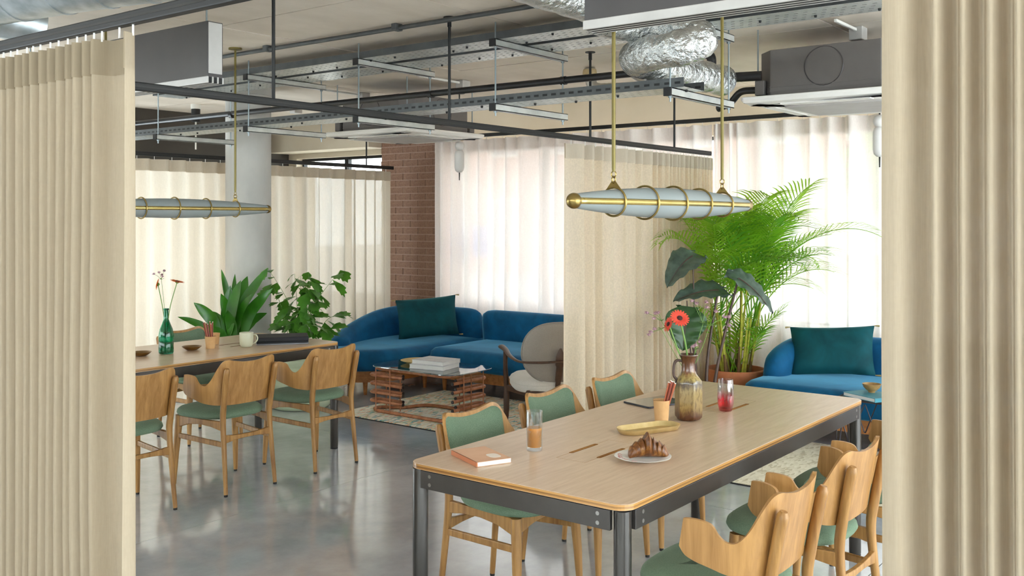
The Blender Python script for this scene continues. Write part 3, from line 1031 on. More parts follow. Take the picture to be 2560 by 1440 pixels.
# ceiling conduit with saddles
def cond_extra(t, b):
    for y in (2.9, 4.1, 5.3, 6.5, 7.7):
        m = MB().box(-.03, .03, y - b.y - .02, y - b.y + .02, -.016, .026)
        m.build('saddle', 'galv_dark', t, smooth=0, bevel=.004)
pipe('conduit', 'grey steel conduit clipped to the ceiling beside the trays', 'conduit', [(4.22, 0.5, 2.735), (4.22, 8.6, 2.735)], 0.014, 'galv_dark', extra=cond_extra)
for (xa, ya, xb, yb, lab) in ((5.75, 5.35, 6.25, 5.35, 'thin white lighting batten by the middle cassette'), (5.6, 6.6, 6.3, 6.6, 'thin white lighting batten beside the round column'), (5.6, 1.95, 5.95, 1.95, 'thin white lighting batten over the right cassette'), (5.3, 7.9, 6.6, 7.9, 'thin white lighting batten before the dark back wall')):
    t = thing('light_batten', lab, 'light', (xa, ya, ZC - .03))
    MB().box(0, xb - xa, -.010, .010, 0, .018).build('tube_body', 'plastic_white', t, smooth=0, bevel=.004)
    MB().box(xb - xa, xb - xa + .10, -.04, .04, -.05, .03).build('junction_box', 'light_sheet', t, smooth=0, bevel=.004)
for (x, y, lab) in ((4.9, 5.75, 'short aluminium bracket on ceiling left of centre'), (5.1, 5.25, 'short aluminium bracket on ceiling near the centre')):
    t = thing('ceiling_bracket', lab, 'bracket', (x, y, ZC - .03))
    MB().cyl((-.12, 0, 0), (.08, 0, 0), .012, n=10).build('bracket_bar', 'galv', t)
    MB().box(.08, .10, -.014, .014, -.014, .03).build('bracket_end', 'galv_dark', t, smooth=0)
t = thing('ceiling_spotlight', 'small black and white spotlight under the far left ceiling', 'spotlight', (5.94, 8.6, ZC - .10))
MB().lathe([(.05, .05), (.05, .10)], 16).build('spot_base', 'plastic_white', t)
MB().lathe([(.045, -.08), (.045, .05)], 16).build('spot_head', 'rubber', t)
MB().cyl((0, 0, -.36), (0, 0, -.08), .008, n=8).build('spot_stem', 'plastic_white', t)

t = thing('slot_vent', 'small black slot vent under the ceiling left of dark plenum', 'vent', (4.35, 2.95, 2.70))
MB().box(-.22, .22, -.05, .05, 0, .04).build('vent_body', 'black_metal', t, smooth=0, bevel=.004)
MB().box(-.24, -.20, -.06, .06, -.005, .06).build('vent_end', 'galv', t, smooth=0, bevel=.003)
# suspended plenum boxes with linear slot diffusers
def plenum(label, y0, y1, z0=2.30, z1=2.62):
    X = 3.05; wd = 0.095
    t = thing('air_plenum', label, 'air unit', (X, (y0 + y1) / 2, z0))
    hy = (y1 - y0) / 2
    MB().box(0, wd, -hy, hy, .03, z1 - z0).build('plenum_box', 'grey_sheet', t, smooth=0, bevel=.003)
    MB().box(0.006, wd - .006, -hy - .003, -hy + .001, .05, z1 - z0 - .005).build('lit_end_face', 'light_sheet', t, smooth=0, bevel=.002)  # end face coloured lighter for the light falling on it
    d = MB()
    for k in range(4):
        xx = -.004 + k * (wd + .008 - .010) / 3
        d.box(xx, xx + .010, -hy - .004, hy + .004, 0, .034)
    df = d.build('slot_diffuser', 'light_sheet', t, smooth=0, bevel=.002)
    MB().box(0, wd, -hy, hy, .0012, .03).build('slot_shadow', 'slot_black', df, smooth=0)
    for y in (-hy + .02, hy - .02):
        MB().cyl((wd * .1, y, z1 - z0), (wd * .1, y, ZC - z0), .005, n=8).build('threaded_rod', 'zinc_rod', t)
plenum('slim grey air plenum with slot diffuser above the left table', 4.316, 6.2)
plenum('dark grey air plenum with slot diffuser across top of view', -0.4, 2.0)

# ceiling cassettes
def cassette(label, x0, y0, size=1.0, zp=2.295, rods=True, bodymat='unit_grey'):
    cxx, cyy = x0 + size / 2, y0 + size / 2
    t = thing('ceiling_cassette', label, 'air conditioner', (cxx, cyy, zp))
    hp = size / 2; hb = .43; ch = .10
    body = [(-hb + ch, -hb), (hb - ch, -hb), (hb, -hb + ch), (hb, hb - ch), (hb - ch, hb), (-hb + ch, hb), (-hb, hb - ch), (-hb, -hb + ch)]
    b = MB().plan(body, [(0, .045), (0, .33)]).build('cassette_body', bodymat, t, smooth=0, bevel=.004)
    MB().plan(body, [(-.012, .048), (-.012, .055)]).build('body_flange', 'unit_grey', b, smooth=0)
    for zz in (.075, .10): MB().plan(body, [(-.004, zz), (-.004, zz + .006)]).build('body_rib', 'unit_grey', b, smooth=0)
    MB().tube([(-hb - .002, .115 * cos(a), .205 + .115 * sin(a)) for a in [2 * PI * k / 32 for k in range(32)]], .0025, 6, closed=True).build('knockout_ring', 'grey_sheet', b)
    MB().tube([(.115 * cos(a), -hb - .002, .205 + .115 * sin(a)) for a in [2 * PI * k / 32 for k in range(32)]], .0025, 6, closed=True).build('knockout_ring', 'grey_sheet', b)
    for sx in (-1, 1):
        for sy in (-1, 1):
            m = MB().box(sx * (hb - .03) - .03, sx * (hb - .03) + .03, sy * (hb - .03) - .03, sy * (hb - .03) + .03, .06, .15)
            m.build('corner_bracket', 'unit_grey', t, smooth=0, bevel=.004)
            MB().cyl((sx * (hb - .015), sy * (hb - .015), .1), (sx * (hb - .015), sy * (hb - .015), ZC - zp), .005, n=8).build('threaded_rod', 'zinc_rod', t)
    sq = rrect(-hp, hp, -hp, hp, .03, 4)
    p = MB().plan(sq, [(.10, .0), (.015, .012), (0, .03), (.0, .045), (.02, .05)]).build('fascia_panel', 'panel_white', t, smooth=30)
    for (a0, a1, b0, b1) in ((-.27, .27, -.43, -.36), (-.27, .27, .36, .43), (-.43, -.36, -.27, .27), (.36, .43, -.27, .27)):
        MB().box(a0, a1, b0, b1, -.006, .01).build('air_vane', 'unit_white', p, smooth=0, bevel=.004)
    g = MB().plan(rrect(-.30, .30, -.30, .30, .02, 3), [(.008, -.012), (0, -.006), (0, .01)]).build('intake_grille', 'grille_grey', p, smooth=30)
    return t
cassette('white ceiling cassette air conditioner hanging before the brick pier', 5.74, 5.46)
cassette('white and grey ceiling cassette air conditioner above the palm', 5.62, 1.55)

# capsule sensors on stems below the cassettes
def capsule(x, y, label):
    t = thing('capsule_pendant', label, 'pendant', (x, y, 2.02))
    MB().cyl((0, 0, .24), (0, 0, ZC - 2.02), .006, n=8).build('stem', 'black_metal', t)
    MB().lathe([(.05, ZC - 2.02 - .015), (.05, ZC - 2.02)], 18).build('ceiling_rose', 'black_metal', t)
    MB().lathe([(0.0, 0), (.022, .004), (.038, .02), (.045, .05), (.045, .17), (.036, .198), (.02, .205)], 24).build('capsule_body', 'lamp_white', t, smooth=60)
    MB().lathe([(.008, .203), (.030, .212), (.042, .232), (.044, .255), (.034, .28), (.01, .29)], 24).build('ball', 'lamp_white', t, smooth=60)
    MB().lathe([(.004, -.07), (.006, 0.004)], 10).build('spike', 'rubber', t)
capsule(6.85, 5.86, 'white capsule pendant with black spike before the long sofa window')
capsule(6.85, 2.08, 'white capsule pendant at the edge of right curtain')

# foil ducts
def crinkle(pts, r, n=22, seed=0, amt=.05, step=.02):
    P = cr(pts, 10); out = []
    L_ = 0; rr = []
    rnd = random.Random(seed)
    for i, p in enumerate(P):
        rr.append(r * (1 + amt * rnd.uniform(-1, 1)))
    return MB().tube(P, rr, n)
def duct(label, pts, r, seed, mat='foil', amt=.05):
    b = Vector(pts[0])
    t = thing('foil_duct', label, 'duct', b)
    crinkle([Vector(p) - b for p in pts], r, seed=seed, amt=amt).build('foil_skin', mat, t, smooth=180)
    return t
duct('crumpled silver flexible duct looping behind the dark plenum', [(4.10, 2.62, 2.60), (4.391, 2.491, 2.572), (4.425, 2.30, 2.543), (4.38, 2.196, 2.475), (4.30, 2.282, 2.431), (4.303, 2.441, 2.423), (4.443, 2.587, 2.429), (4.681, 2.606, 2.425), (5.057, 2.608, 2.43), (5.30, 2.60, 2.434), (5.50, 2.605, 2.437)], .088, 5, amt=.06)
duct('shiny silver foil duct at the top beside the plenum', [(2.3, 2.62, 2.665), (3.0, 2.61, 2.66), (3.6, 2.60, 2.655), (4.02, 2.60, 2.65)], .098, 6, amt=.03)
b_ = duct('insulated silver pipe with elbow before the window bulkhead', [(6.315, 4.09, 2.75), (6.32, 4.085, 2.66), (6.33, 4.05, 2.60), (6.37, 3.93, 2.588), (6.44, 3.62, 2.588), (6.50, 3.30, 2.595)], .042, 7, 'foil_plain', amt=.02)
MB().lathe([(.05, -.05), (.056, -.03), (.05, .0)], 14, (0, 0, -.01)).build('taped_joint', 'tape', b_)
duct('short silver pipe riser beside the crumpled duct', [(6.05, 3.55, 2.76), (6.05, 3.54, 2.66), (6.10, 3.48, 2.61), (6.30, 3.36, 2.60), (6.42, 3.25, 2.60)], .055, 8, 'foil_plain', amt=.02)

# spiral steel duct in the top left corner
t = thing('spiral_duct', 'galvanised spiral air duct with branch in top left corner', 'duct', (2.05, 4.2, 2.52))
path = [Vector((1.62, 5.3, 2.48)), Vector((1.80, 4.3, 2.52)), Vector((2.05, 3.45, 2.56)), Vector((2.35, 2.8, 2.585))]
off = Vector((2.05, 4.2, 2.52))
pp = cr([p - off for p in path], 12)
MB().tube(pp, .15, 32).build('duct_run', 'galv', t, smooth=60)
for k in range(2, len(pp) - 2, 3):
    d = (pp[k + 1] - pp[k - 1]).normalized()
    MB().tube([pp[k] - d * .006, pp[k] + d * .006], .154, 32).build('seam', 'galv', t, smooth=60)
d1 = pp[14]
br = [d1, d1 + Vector((.10, -.02, -.10)), d1 + Vector((.24, -.04, -.12))]
MB().tube(br, [.09, .09, .085], 24).build('branch_collar', 'galv', t, smooth=60)

# dark duct behind the far left curtain
t = thing('dark_air_duct', 'large dark air duct above the far left curtain', 'duct', (3.5, 8.9, 2.30))
MB().cyl((-2.4, 0, 0), (1.5, 0, 0), .17, n=28).build('duct_run', 'dark_duct', t)
MB().tube([(1.5, 0, 0), (1.56, 0, 0)], .185, 28).build('duct_flange', 'dark_duct', t)

# ================================================================== TABLES
def boolean_cut(obj, cutter):
    md = obj.modifiers.new('cut', 'BOOLEAN'); md.object = cutter; md.operation = 'DIFFERENCE'; md.solver = 'EXACT'
    bpy.context.view_layer.update()
    dg = bpy.context.evaluated_depsgraph_get(); dg.update()
    me = bpy.data.meshes.new_from_object(obj.evaluated_get(dg))
    obj.modifiers.clear()
    old = obj.data; obj.data = me
    bpy.data.meshes.remove(old)
    bpy.data.objects.remove(cutter)

TL, TWd, TH = 2.20, 0.90, 0.74
def make_table(loc, label):
    t = thing('dining_table', label, 'table', loc)
    hx, hy = TL / 2, TWd / 2
    top = MB().plan(rrect(-hx, hx, -hy, hy, .055, 8), [(.0015, .720), (0, .7215), (0, .7385), (.0015, TH)]).build('tabletop', None, t, smooth=0)
    cut = MB()
    for cx_ in (-.555, .555):
        for sy in (-.060, .060):
            ol = rrect(cx_ - .092, cx_ + .092, sy - .0095, sy + .0095, .009, 4)
            cut.plan(ol, [(0, .70), (0, .76)])
        a0, a1, b0, b1 = cx_ - .178, cx_ + .178, -.062, .062
        g = .0009; e_ = .0005
        for (x0, x1, y0, y1) in ((a0, a0 + 2 * g, b0, b1), (a1 - 2 * g, a1, b0, b1), (a0 + 2 * g + e_, cx_ - .0925, b0, b0 + 2 * g), (cx_ + .0925, a1 - 2 * g - e_, b0, b0 + 2 * g), (a0 + 2 * g + e_, cx_ - .0925, b1 - 2 * g, b1), (cx_ + .0925, a1 - 2 * g - e_, b1 - 2 * g, b1)):
            cut.box(x0, x1, y0, y1, .7370, .745)
    boolean_cut(top, cut.build('cutter', None, t, smooth=0))
    top.data.materials.clear(); top.data.materials.append(MATS['table_oak'])
    for p in top.data.polygons: p.use_smooth = False
    for cx_ in (-.555, .555):
        MB().box(cx_ - .12, cx_ + .12, -.09, .09, .655, .66).box(cx_ - .12, cx_ + .12, -.09, -.085, .66, .7195).box(cx_ - .12, cx_ + .12, .085, .09, .66, .7195).build('cable_tray', 'table_oak', t, smooth=0)
    li = .038; r = .0275
    z0, z1 = .655, .7165
    for sy in (-1, 1):
        MB().box(-hx + li + r - .004, hx - li - r + .004, sy * (hy - .012) - .008, sy * (hy - .012) + .008, z0, z1).build('apron', 'table_apron', t, smooth=0, bevel=.0015)
    for sx in (-1, 1):
        MB().box(sx * (hx - .012) - .008, sx * (hx - .012) + .008, -hy + li + r - .004, hy - li - r + .004, z0, z1).build('apron', 'table_apron', t, smooth=0, bevel=.0015)
    for sx in (-1, 1):
        for sy in (-1, 1):
            lg = MB().lathe([(r - .002, 0.006), (r, .012), (r, .7165)], 28, (sx * (hx - li + .004), sy * (hy - li + .004), 0)).build('leg', 'table_steel', t, smooth=40)
            MB().lathe([(r - .001, 0), (r - .001, .007)], 24, (sx * (hx - li + .004), sy * (hy - li + .004), 0)).build('foot_pad', 'rubber', lg)
            for zz in (.672, .701):
                MB().lathe([(.0, -.0015), (.0065, -.0015), (.0065, .002)][::-1], 14, (sx * (hx - .0042) - (.0 if sx > 0 else .0), sy * (hy - .105), zz), axis='x').build('bolt', 'bolt', t)
                MB().lathe([(.0065, -.0015), (.0065, .002)], 14, (sx * (hx - .105), sy * (hy - .0042), zz), axis='y').build('bolt', 'bolt', t)
    return t
make_table((3.625, 1.955, 0), 'long oak-topped steel table with vase, croissant and juice on it')
make_table((3.592, 5.547, 0), 'long oak-topped steel table with green bottle and mug on it')

# ================================================================== CHAIRS
def make_chair():
    """shell chair, rear feet on y = 0, sitter faces +y"""
    t = thing('dining_chair', 'x', 'chair')
    half = [(0.0, 0.0, .762, .512), (.06, .001, .765, .512), (.12, .006, .776, .514), (.155, .014, .782, .516), (.185, .027, .770, .518),
            (.206, .044, .728, .521), (.223, .066, .668, .525), (.236, .092, .634, .530), (.246, .120, .631, .537), (.253, .148, .650, .546),
            (.258, .172, .678, .553), (.263, .205, .688, .562), (.267, .240, .690, .577), (.269, .262, .688, .602)]
    P4 = [Vector(q) for q in half]
    def interp():
        out = []
        m = len(P4)
        for i in range(m - 1):
            p0 = P4[max(i - 1, 0)]; p1 = P4[i]; p2 = P4[i + 1]; p3 = P4[min(i + 2, m - 1)]
            if i == 0: p0 = Vector((-P4[1][0], P4[1][1], P4[1][2], P4[1][3]))
            for k in range(4):
                s = k / 4
                out.append(0.5 * ((2 * p1) + (p2 - p0) * s + (2 * p0 - 5 * p1 + 4 * p2 - p3) * s * s + (3 * p1 - p0 - 3 * p2 + p3) * s ** 3))
        out.append(P4[-1].copy())
        return out
    hr = interp()
    full = [Vector((-q[0], q[1], q[2], q[3])) for q in hr[:0:-1]] + hr
    def lean(y, z): return y + .052 - (z - .45) * .17
    NZ = 8
    def surf(off):
        rows = []
        nf = len(full)
        for i, q in enumerate(full):
            a = full[max(i - 1, 0)]; b = full[min(i + 1, nf - 1)]
            tx, ty = b[0] - a[0], b[1] - a[1]
            l = math.hypot(tx, ty); nx, ny = -ty / l, tx / l   # points inward/forward
            row = []
            for k in range(NZ + 1):
                z = q[3] + (q[2] - q[3]) * k / NZ
                row.append((q[0] + nx * off, lean(q[1] + ny * off, z), z))
            rows.append(row)
        return rows
    outer = surf(0.0); inner = surf(.013)
    m = MB()
    nf = len(full); nn = NZ + 1
    m.grid(outer)
    o2 = len(m.v)
    m.v += [p for r_ in inner for p in r_]
    for i in range(nf - 1):
        for k in range(NZ):
            m.f.append((o2 + i * nn + k + 1, o2 + (i + 1) * nn + k + 1, o2 + (i + 1) * nn + k, o2 + i * nn + k)[::1])
    # rims
    for i in range(nf - 1):
        m.f.append((i * nn, o2 + i * nn, o2 + (i + 1) * nn, (i + 1) * nn))
        m.f.append((i * nn + NZ, (i + 1) * nn + NZ, o2 + (i + 1) * nn + NZ, o2 + i * nn + NZ))
    for k in range(NZ):
        m.f.append((k, k + 1, o2 + k + 1, o2 + k))
        e = (nf - 1) * nn
        m.f.append((e + k, o2 + e + k, o2 + e + k + 1, e + k + 1))
    sh = m.build('backrest_shell', 'oak_shell', t, smooth=50)
    # upholstered pad inside the back
    sel = [i for i, q in enumerate(full) if abs(q[0]) < .197]
    rows = []
    for i in sel:
        q = full[i]; a = full[max(i - 1, 0)]; b = full[min(i + 1, nf - 1)]
        tx, ty = b[0] - a[0], b[1] - a[1]; l = math.hypot(tx, ty); nx, ny = -ty / l, tx / l
        row = []
        su = abs((i - sel[0]) / (len(sel) - 1) * 2 - 1)
        zt = q[2] - .016; zb = q[3] + .014
        for k in range(11):
            v = k / 10
            sv = abs(v * 2 - 1)
            th = .013 + .026 * (max(0, 1 - su ** 5) ** .5) * (max(0, 1 - sv ** 5) ** .5)
            z = zb + (zt - zb) * v
            row.append((q[0] + nx * th, lean(q[1] + ny * th, z), z))
        rows.append(row)
    MB().grid(rows).build('back_pad', 'green_wool', t, smooth=180)
    # seat cushion
    out = []
    for k in range(48):
        a = 2 * PI * k / 48
        c_, s_ = cos(a), sin(a)
        yy = .285 + .225 * math.copysign(abs(s_) ** .72, s_)
        wv = .208 + (.25 - .208) * ((yy - .06) / .45)
        out.append((wv * math.copysign(abs(c_) ** .72, c_), yy))
    MB().plan(out, [(.03, .424), (.008, .430), (0, .443), (.004, .458), (.02, .471), (.06, .479), (.12, .482), (.18, .482)]).build('seat_cushion', 'green_wool', t, smooth=180)
    # legs
    for s in (-1, 1):
        pts = cr([(s * .176, 0.004, .012), (s * .170, .026, .22), (s * .166, .045, .42), (s * .168, .036, .52), (s * .172, .010, .66), (s * .173, -.006, .735)], 5)
        n = len(pts)
        rr = [.0145 + .0075 * min(1, i / n * 2.2) for i in range(n)]
        rr[-1] = .013
        l = MB().tube(pts, rr, 12, flat=.82).build('rear_leg', 'oak', t, smooth=50)
        MB().lathe([(.011, 0), (.011, .013)], 12, (s * .176, .004, 0)).build('glide', 'rubber', l)
        pts = [(s * .221, .446, .012), (s * .213, .438, .2), (s * .203, .428, .36), (s * .200, .424, .424)]
        l = MB().tube(pts, [.0125, .0185, .022, .022], 12).build('front_leg', 'oak', t, smooth=50)
        MB().lathe([(.010, 0), (.010, .013)], 12, (s * .221, .446, 0)).build('glide', 'rubber', l)
        # side rail under the seat and stretcher
        m = MB()
        a = Vector((s * .167, .045, .405)); b = Vector((s * .201, .426, .398))
        lo = [(a + Vector((0, 0, dz))) for dz in (-.035, .022)] ; hi = [(b + Vector((0, 0, dz))) for dz in (-.042, .026)]
        mid = (a + b) / 2
        w_ = .011
        prof = [(a, -.034, .020), (a * .75 + b * .25, -.016, .020), (mid, -.010, .022), (a * .25 + b * .75, -.018, .024), (b, -.046, .026)]
        loops = [[(p.x - w_, p.y, p.z + lo_), (p.x + w_, p.y, p.z + lo_), (p.x + w_, p.y, p.z + hi_), (p.x - w_, p.y, p.z + hi_)] for p, lo_, hi_ in prof]
        m.loft(loops).build('side_rail', 'oak', t, smooth=30, bevel=.003)
        MB().bar((s * .169, .030, .292), (s * .208, .434, .305), .016, .030).build('side_stretcher', 'oak', t, smooth=0, bevel=.005)
    prof = [(-.165, -.026, .022), (-.08, -.015, .013), (0, -.012, .010), (.08, -.015, .013), (.165, -.026, .022)]
    loops = []
    for x, lo_, hi_ in cr([Vector(p) for p in prof], 3):
        zc = .325 - .06 * 0
        y = .036
        loops.append([(x, y - .010, zc + lo_), (x, y + .010, zc + lo_), (x, y + .010, zc + hi_), (x, y - .010, zc + hi_)])
    MB().loft(loops).build('rear_rail', 'oak', t, smooth=30, bevel=.003)
    loops = []
    for x, lo_, hi_ in cr([Vector((a, b, c_)) for a, b, c_ in ((-.2, -.045, .022), (-.1, -.018, .022), (0, -.010, .022), (.1, -.018, .022), (.2, -.045, .022))], 3):
        loops.append([(x, .416, .40 + lo_), (x, .434, .40 + lo_), (x, .434, .40 + hi_), (x, .416, .40 + hi_)])
    MB().loft(loops).build('front_rail', 'oak', t, smooth=30, bevel=.003)
    return t

chair0 = make_chair()
first = True
def place_chair(x, y, rz, label, group):
    global first
    if first:
        c = chair0; first = False
    else:
        c = copy_tree(chair0)
    c.location = (x, y, 0); c.rotation_euler = (0, 0, rz)
    c['label'] = label; c['group'] = group
    return c
G1 = 'chairs at the vase table'; G2 = 'chairs at the green bottle table'
place_chair(2.955, 1.13, R(1), 'oak shell chair with green seat, nearest one in bottom right corner', G1)
place_chair(3.605, 1.135, R(-1), 'oak shell chair with green seat, second from bottom right corner', G1)
place_chair(4.255, 1.13, R(0), 'oak shell chair half hidden by right curtain, farthest on its side', G1)
place_chair(3.255, 2.745, R(180), 'oak chair with green padded back facing viewer behind the notebook', G1)
place_chair(3.835, 2.75, R(181), 'oak chair with green padded back facing viewer behind the juice glass', G1)
place_chair(4.405, 2.745, R(180), 'oak chair with green padded back facing viewer behind the tablet', G1)
place_chair(2.967, 4.735, R(0), 'oak shell chair seen from behind, half hidden by left curtain', G2)
place_chair(3.640, 4.722, R(0), 'oak shell chair seen from behind, middle of three at bottle table', G2)
place_chair(4.297, 4.708, R(0), 'oak shell chair seen from behind, nearest the blue sofa', G2)
place_chair(4.30, 6.43, R(180), 'oak chair with pale green back on far side of bottle table', G2)

# ================================================================== LINEAR PENDANT LAMPS
def lamp(loc, label):
    """glass spindle along x hung on two brass rods"""
    t = thing('linear_pendant', label, 'lamp', loc)
    hl = .735
    def rad(x):
        return .026 + (.0625 - .026) * (1 - (abs(x) / hl) ** 1.9)
    prof = [(rad(-hl + 2 * hl * k / 40), -hl + 2 * hl * k / 40) for k in range(41)]
    MB().lathe(prof, 40, axis='x').build('glass_diffuser', 'frosted_glass', t, smooth=60)
    for s in (-1, 1):
        pr = [(.027, .0), (.0285, .003), (.0285, .014), (.026, .022), (.018, .032), (.007, .037), (.0, .038)]
        MB().lathe([(r_, s * (hl - .004 + z_)) for r_, z_ in pr], 28, axis='x').build('end_cap', 'brass', t, smooth=50)
        # flat strip along the side
        m = MB(); rows = []
        for k in range(41):
            x = -hl + 2 * hl * k / 40; r_ = rad(x) + .0015
            rows.append([(x, s * (r_ * cos(math.asin(.0115 / r_)) + .001), -.0115), (x, s * (r_ + .0012), 0), (x, s * (r_ * cos(math.asin(.0115 / r_)) + .001), .0115)])
        m.grid(rows).build('side_strip', 'brass_strip', t, smooth=60, solid=.001)
    for x in (-.47, -.235, 0, .235, .47):
        r_ = rad(x) + .0075
        rg = MB().tube([(x, r_ * cos(a), r_ * sin(a)) for a in [2 * PI * k / 40 for k in range(40)]], .0042, 8, closed=True).build('hoop', 'brass', t)
        if abs(x) > .4:
            # triangular lug, hook, eye and rod
            h = r_
            tri = [(x - .0015, -.034, h * .84), (x - .0015, -.008, h + .024), (x - .0015, .008, h + .024), (x - .0015, .034, h * .84), (x - .0015, .017, h * .985), (x - .0015, -.017, h * .985)]
            tri2 = [(x + .0015, b, c_) for a, b, c_ in tri]
            lug = MB().loft([tri, tri2]).build('lug', 'brass', rg, smooth=0)
            MB().tube([(x + .012 * cos(a), 0, h + .030 + .012 * sin(a)) for a in [2 * PI * k / 20 for k in range(20)]], .0028, 8, closed=True).build('shackle', 'brass', rg)
            MB().tube([(x, .010 * cos(a), h + .050 + .012 * sin(a)) for a in [2 * PI * k / 20 for k in range(20)]], .0026, 8, closed=True).build('eye', 'brass', rg)
            MB().lathe([(.0062, h + .06), (.0075, h + .075), (.0075, ZC - loc[2])], 14, (x, 0, 0)).build('rod', 'brass_rod', t)
            MB().lathe([(.045, ZC - loc[2] - .012), (.045, ZC - loc[2])], 20, (x, 0, 0)).build('ceiling_rose', 'brass_rod', t)
    return t
lamp((3.655, 1.955, 1.663), 'spindle shaped frosted glass pendant with brass hoops beside the palm')
lamp((3.672, 5.547, 1.665), 'spindle shaped frosted glass pendant with brass hoops before the column')

# ================================================================== RUGS
def rug(label, x0, x1, y0, y1, mat):
    t = thing('rug', label, 'rug', ((x0 + x1) / 2, (y0 + y1) / 2, 0))
    hx, hy = (x1 - x0) / 2, (y1 - y0) / 2
    MB().plan(rrect(-hx, hx, -hy, hy, .02, 3), [(0, 0.0005), (0, .008), (.004, .011)]).build('pile', mat, t, smooth=30)
    MB().plan(rrect(-hx - .006, hx + .006, -hy - .006, hy + .006, .02, 3), [(0, 0.0003), (0, .007)]).build('binding', 'rubber', t, smooth=30)
rug('cream rug flecked with teal and orange under the glass coffee table', 5.48, 6.82, 3.86, 6.02, 'rug_pattern')
rug('plain sand coloured woven rug before the right sofa', 5.50, 6.82, 0.50, 3.02, 'rug_plain')
RZ = .011

# ================================================================== SOFAS
def sweep_back(path, heights, thick, z0=.20, lean=.05, zin=None):
    """upholstered backrest along a plan path; inner side on the left of the path"""
    P = cr([(p[0], p[1], h) for p, h in zip(path, heights)], 6)
    loops = []
    n = len(P)
    for i, p in enumerate(P):
        a = P[max(i - 1, 0)]; b = P[min(i + 1, n - 1)]
        tx, ty = b.x - a.x, b.y - a.y
        l = math.hypot(tx, ty); nx, ny = -ty / l, tx / l
        h = p.z; th = thick
        e = min(i, n - 1 - i)
        sc = 1.0 if e >= 3 else (0.45, .78, .93)[e]
        hh = z0 + (h - z0) * (1.0 if e >= 3 else (.90, .97, .99)[e])
        prof = []
        for k in range(13):
            aa = PI * k / 12
            prof.append((cos(aa) * th / 2 * sc, hh - th * .5 + sin(aa) * th * .5))
        prof = [(th / 2 * sc, z0 + .02), (th / 2 * sc, (z0 + hh) / 2)] + prof + [(-th / 2 * sc, (z0 + hh) / 2), (-th / 2 * sc, z0 + .02), (-th / 2 * sc * .9, z0), (th / 2 * sc * .9, z0)]
        loop = []
        for d, z in prof:
            q = d - lean * (z - z0)
            loop.append((p.x + nx * q, p.y + ny * q, z))
        loops.append(loop)
    return MB().loft(loops)

def local(pts, o): return [(p[0] - o[0], p[1] - o[1]) for p in pts]

def tapered_legs(t, pts, h=.125):
    for x, y in pts:
        MB().lathe([(.015, 0), (.024, h)], 16, (x, y, 0)).build('leg', 'beech_base', t, smooth=40)

# long sofa, two modules
o0 = (6.95, 5.4)
t = thing('sofa_module', 'straight peacock blue velvet sofa section left of the divider curtain', 'sofa', (o0[0], o0[1], 0), group='blue sectional sofa by the brick pier')
MB().loft(rr_levels(6.70 - o0[0], 7.74 - o0[0], 4.25 - o0[1], 6.155 - o0[1], .12, [(.03, .228), (0, .25), (0, .33), (.012, .375), (.045, .402), (.10, .412), (.30, .416)])).build('seat', 'velvet_blue', t, smooth=180)
MB().plan(local(rrect(6.80, 7.70, 4.32, 6.11, .06, 5), o0), [(0, .12), (0, .229)]).build('wooden_plinth', 'beech_base', t, smooth=30)
bk = sweep_back(local([(7.60, 4.28), (7.60, 4.6), (7.60, 5.2), (7.60, 5.8), (7.58, 6.13)], o0), [.70, .70, .70, .70, .70], .20, z0=.30, lean=-.12)
bk.build('backrest', 'velvet_blue', t, smooth=180)
tapered_legs(t, local([(6.86, 6.05), (6.86, 4.4), (7.6, 6.05), (7.6, 4.4)], o0))

o0 = (6.8, 6.7)
t = thing('sofa_module', 'curved peacock blue velvet corner section with sloping back by brick pier', 'sofa', (o0[0], o0[1], 0), group='blue sectional sofa by the brick pier')
outl = cr([Vector((a, b, 0)) for a, b in ((6.80, 6.185), (6.50, 6.20), (6.22, 6.30), (6.05, 6.50), (6.06, 6.75), (6.22, 6.97), (6.50, 7.10), (6.95, 7.19), (7.40, 7.18), (7.66, 7.04), (7.74, 6.75), (7.74, 6.19), (7.30, 6.185))], 5, closed=True)
outl = [(p.x, p.y) for p in outl]
area = sum(outl[i - 1][0] * outl[i][1] - outl[i][0] * outl[i - 1][1] for i in range(len(outl)))
if area < 0: outl = outl[::-1]
outl = local(outl, o0)
MB().plan(outl, [(.03, .228), (.0, .25), (0, .33), (.012, .375), (.045, .402), (.09, .412), (.16, .415)]).build('seat', 'velvet_blue', t, smooth=180)
MB().plan(outl, [(.085, .12), (.085, .229)]).build('wooden_plinth', 'beech_base', t, smooth=40)
bk = sweep_back(local([(7.60, 6.20), (7.60, 6.55), (7.55, 6.88), (7.34, 7.06), (6.98, 7.09), (6.62, 7.03), (6.36, 6.93), (6.22, 6.82)], o0), [.70, .70, .705, .71, .68, .60, .53, .485], .20, z0=.30, lean=-.12)
bk.build('backrest', 'velvet_blue', t, smooth=180)
tapered_legs(t, local([(6.24, 6.46), (6.86, 6.30), (6.5, 6.95), (7.5, 7.0)], o0))

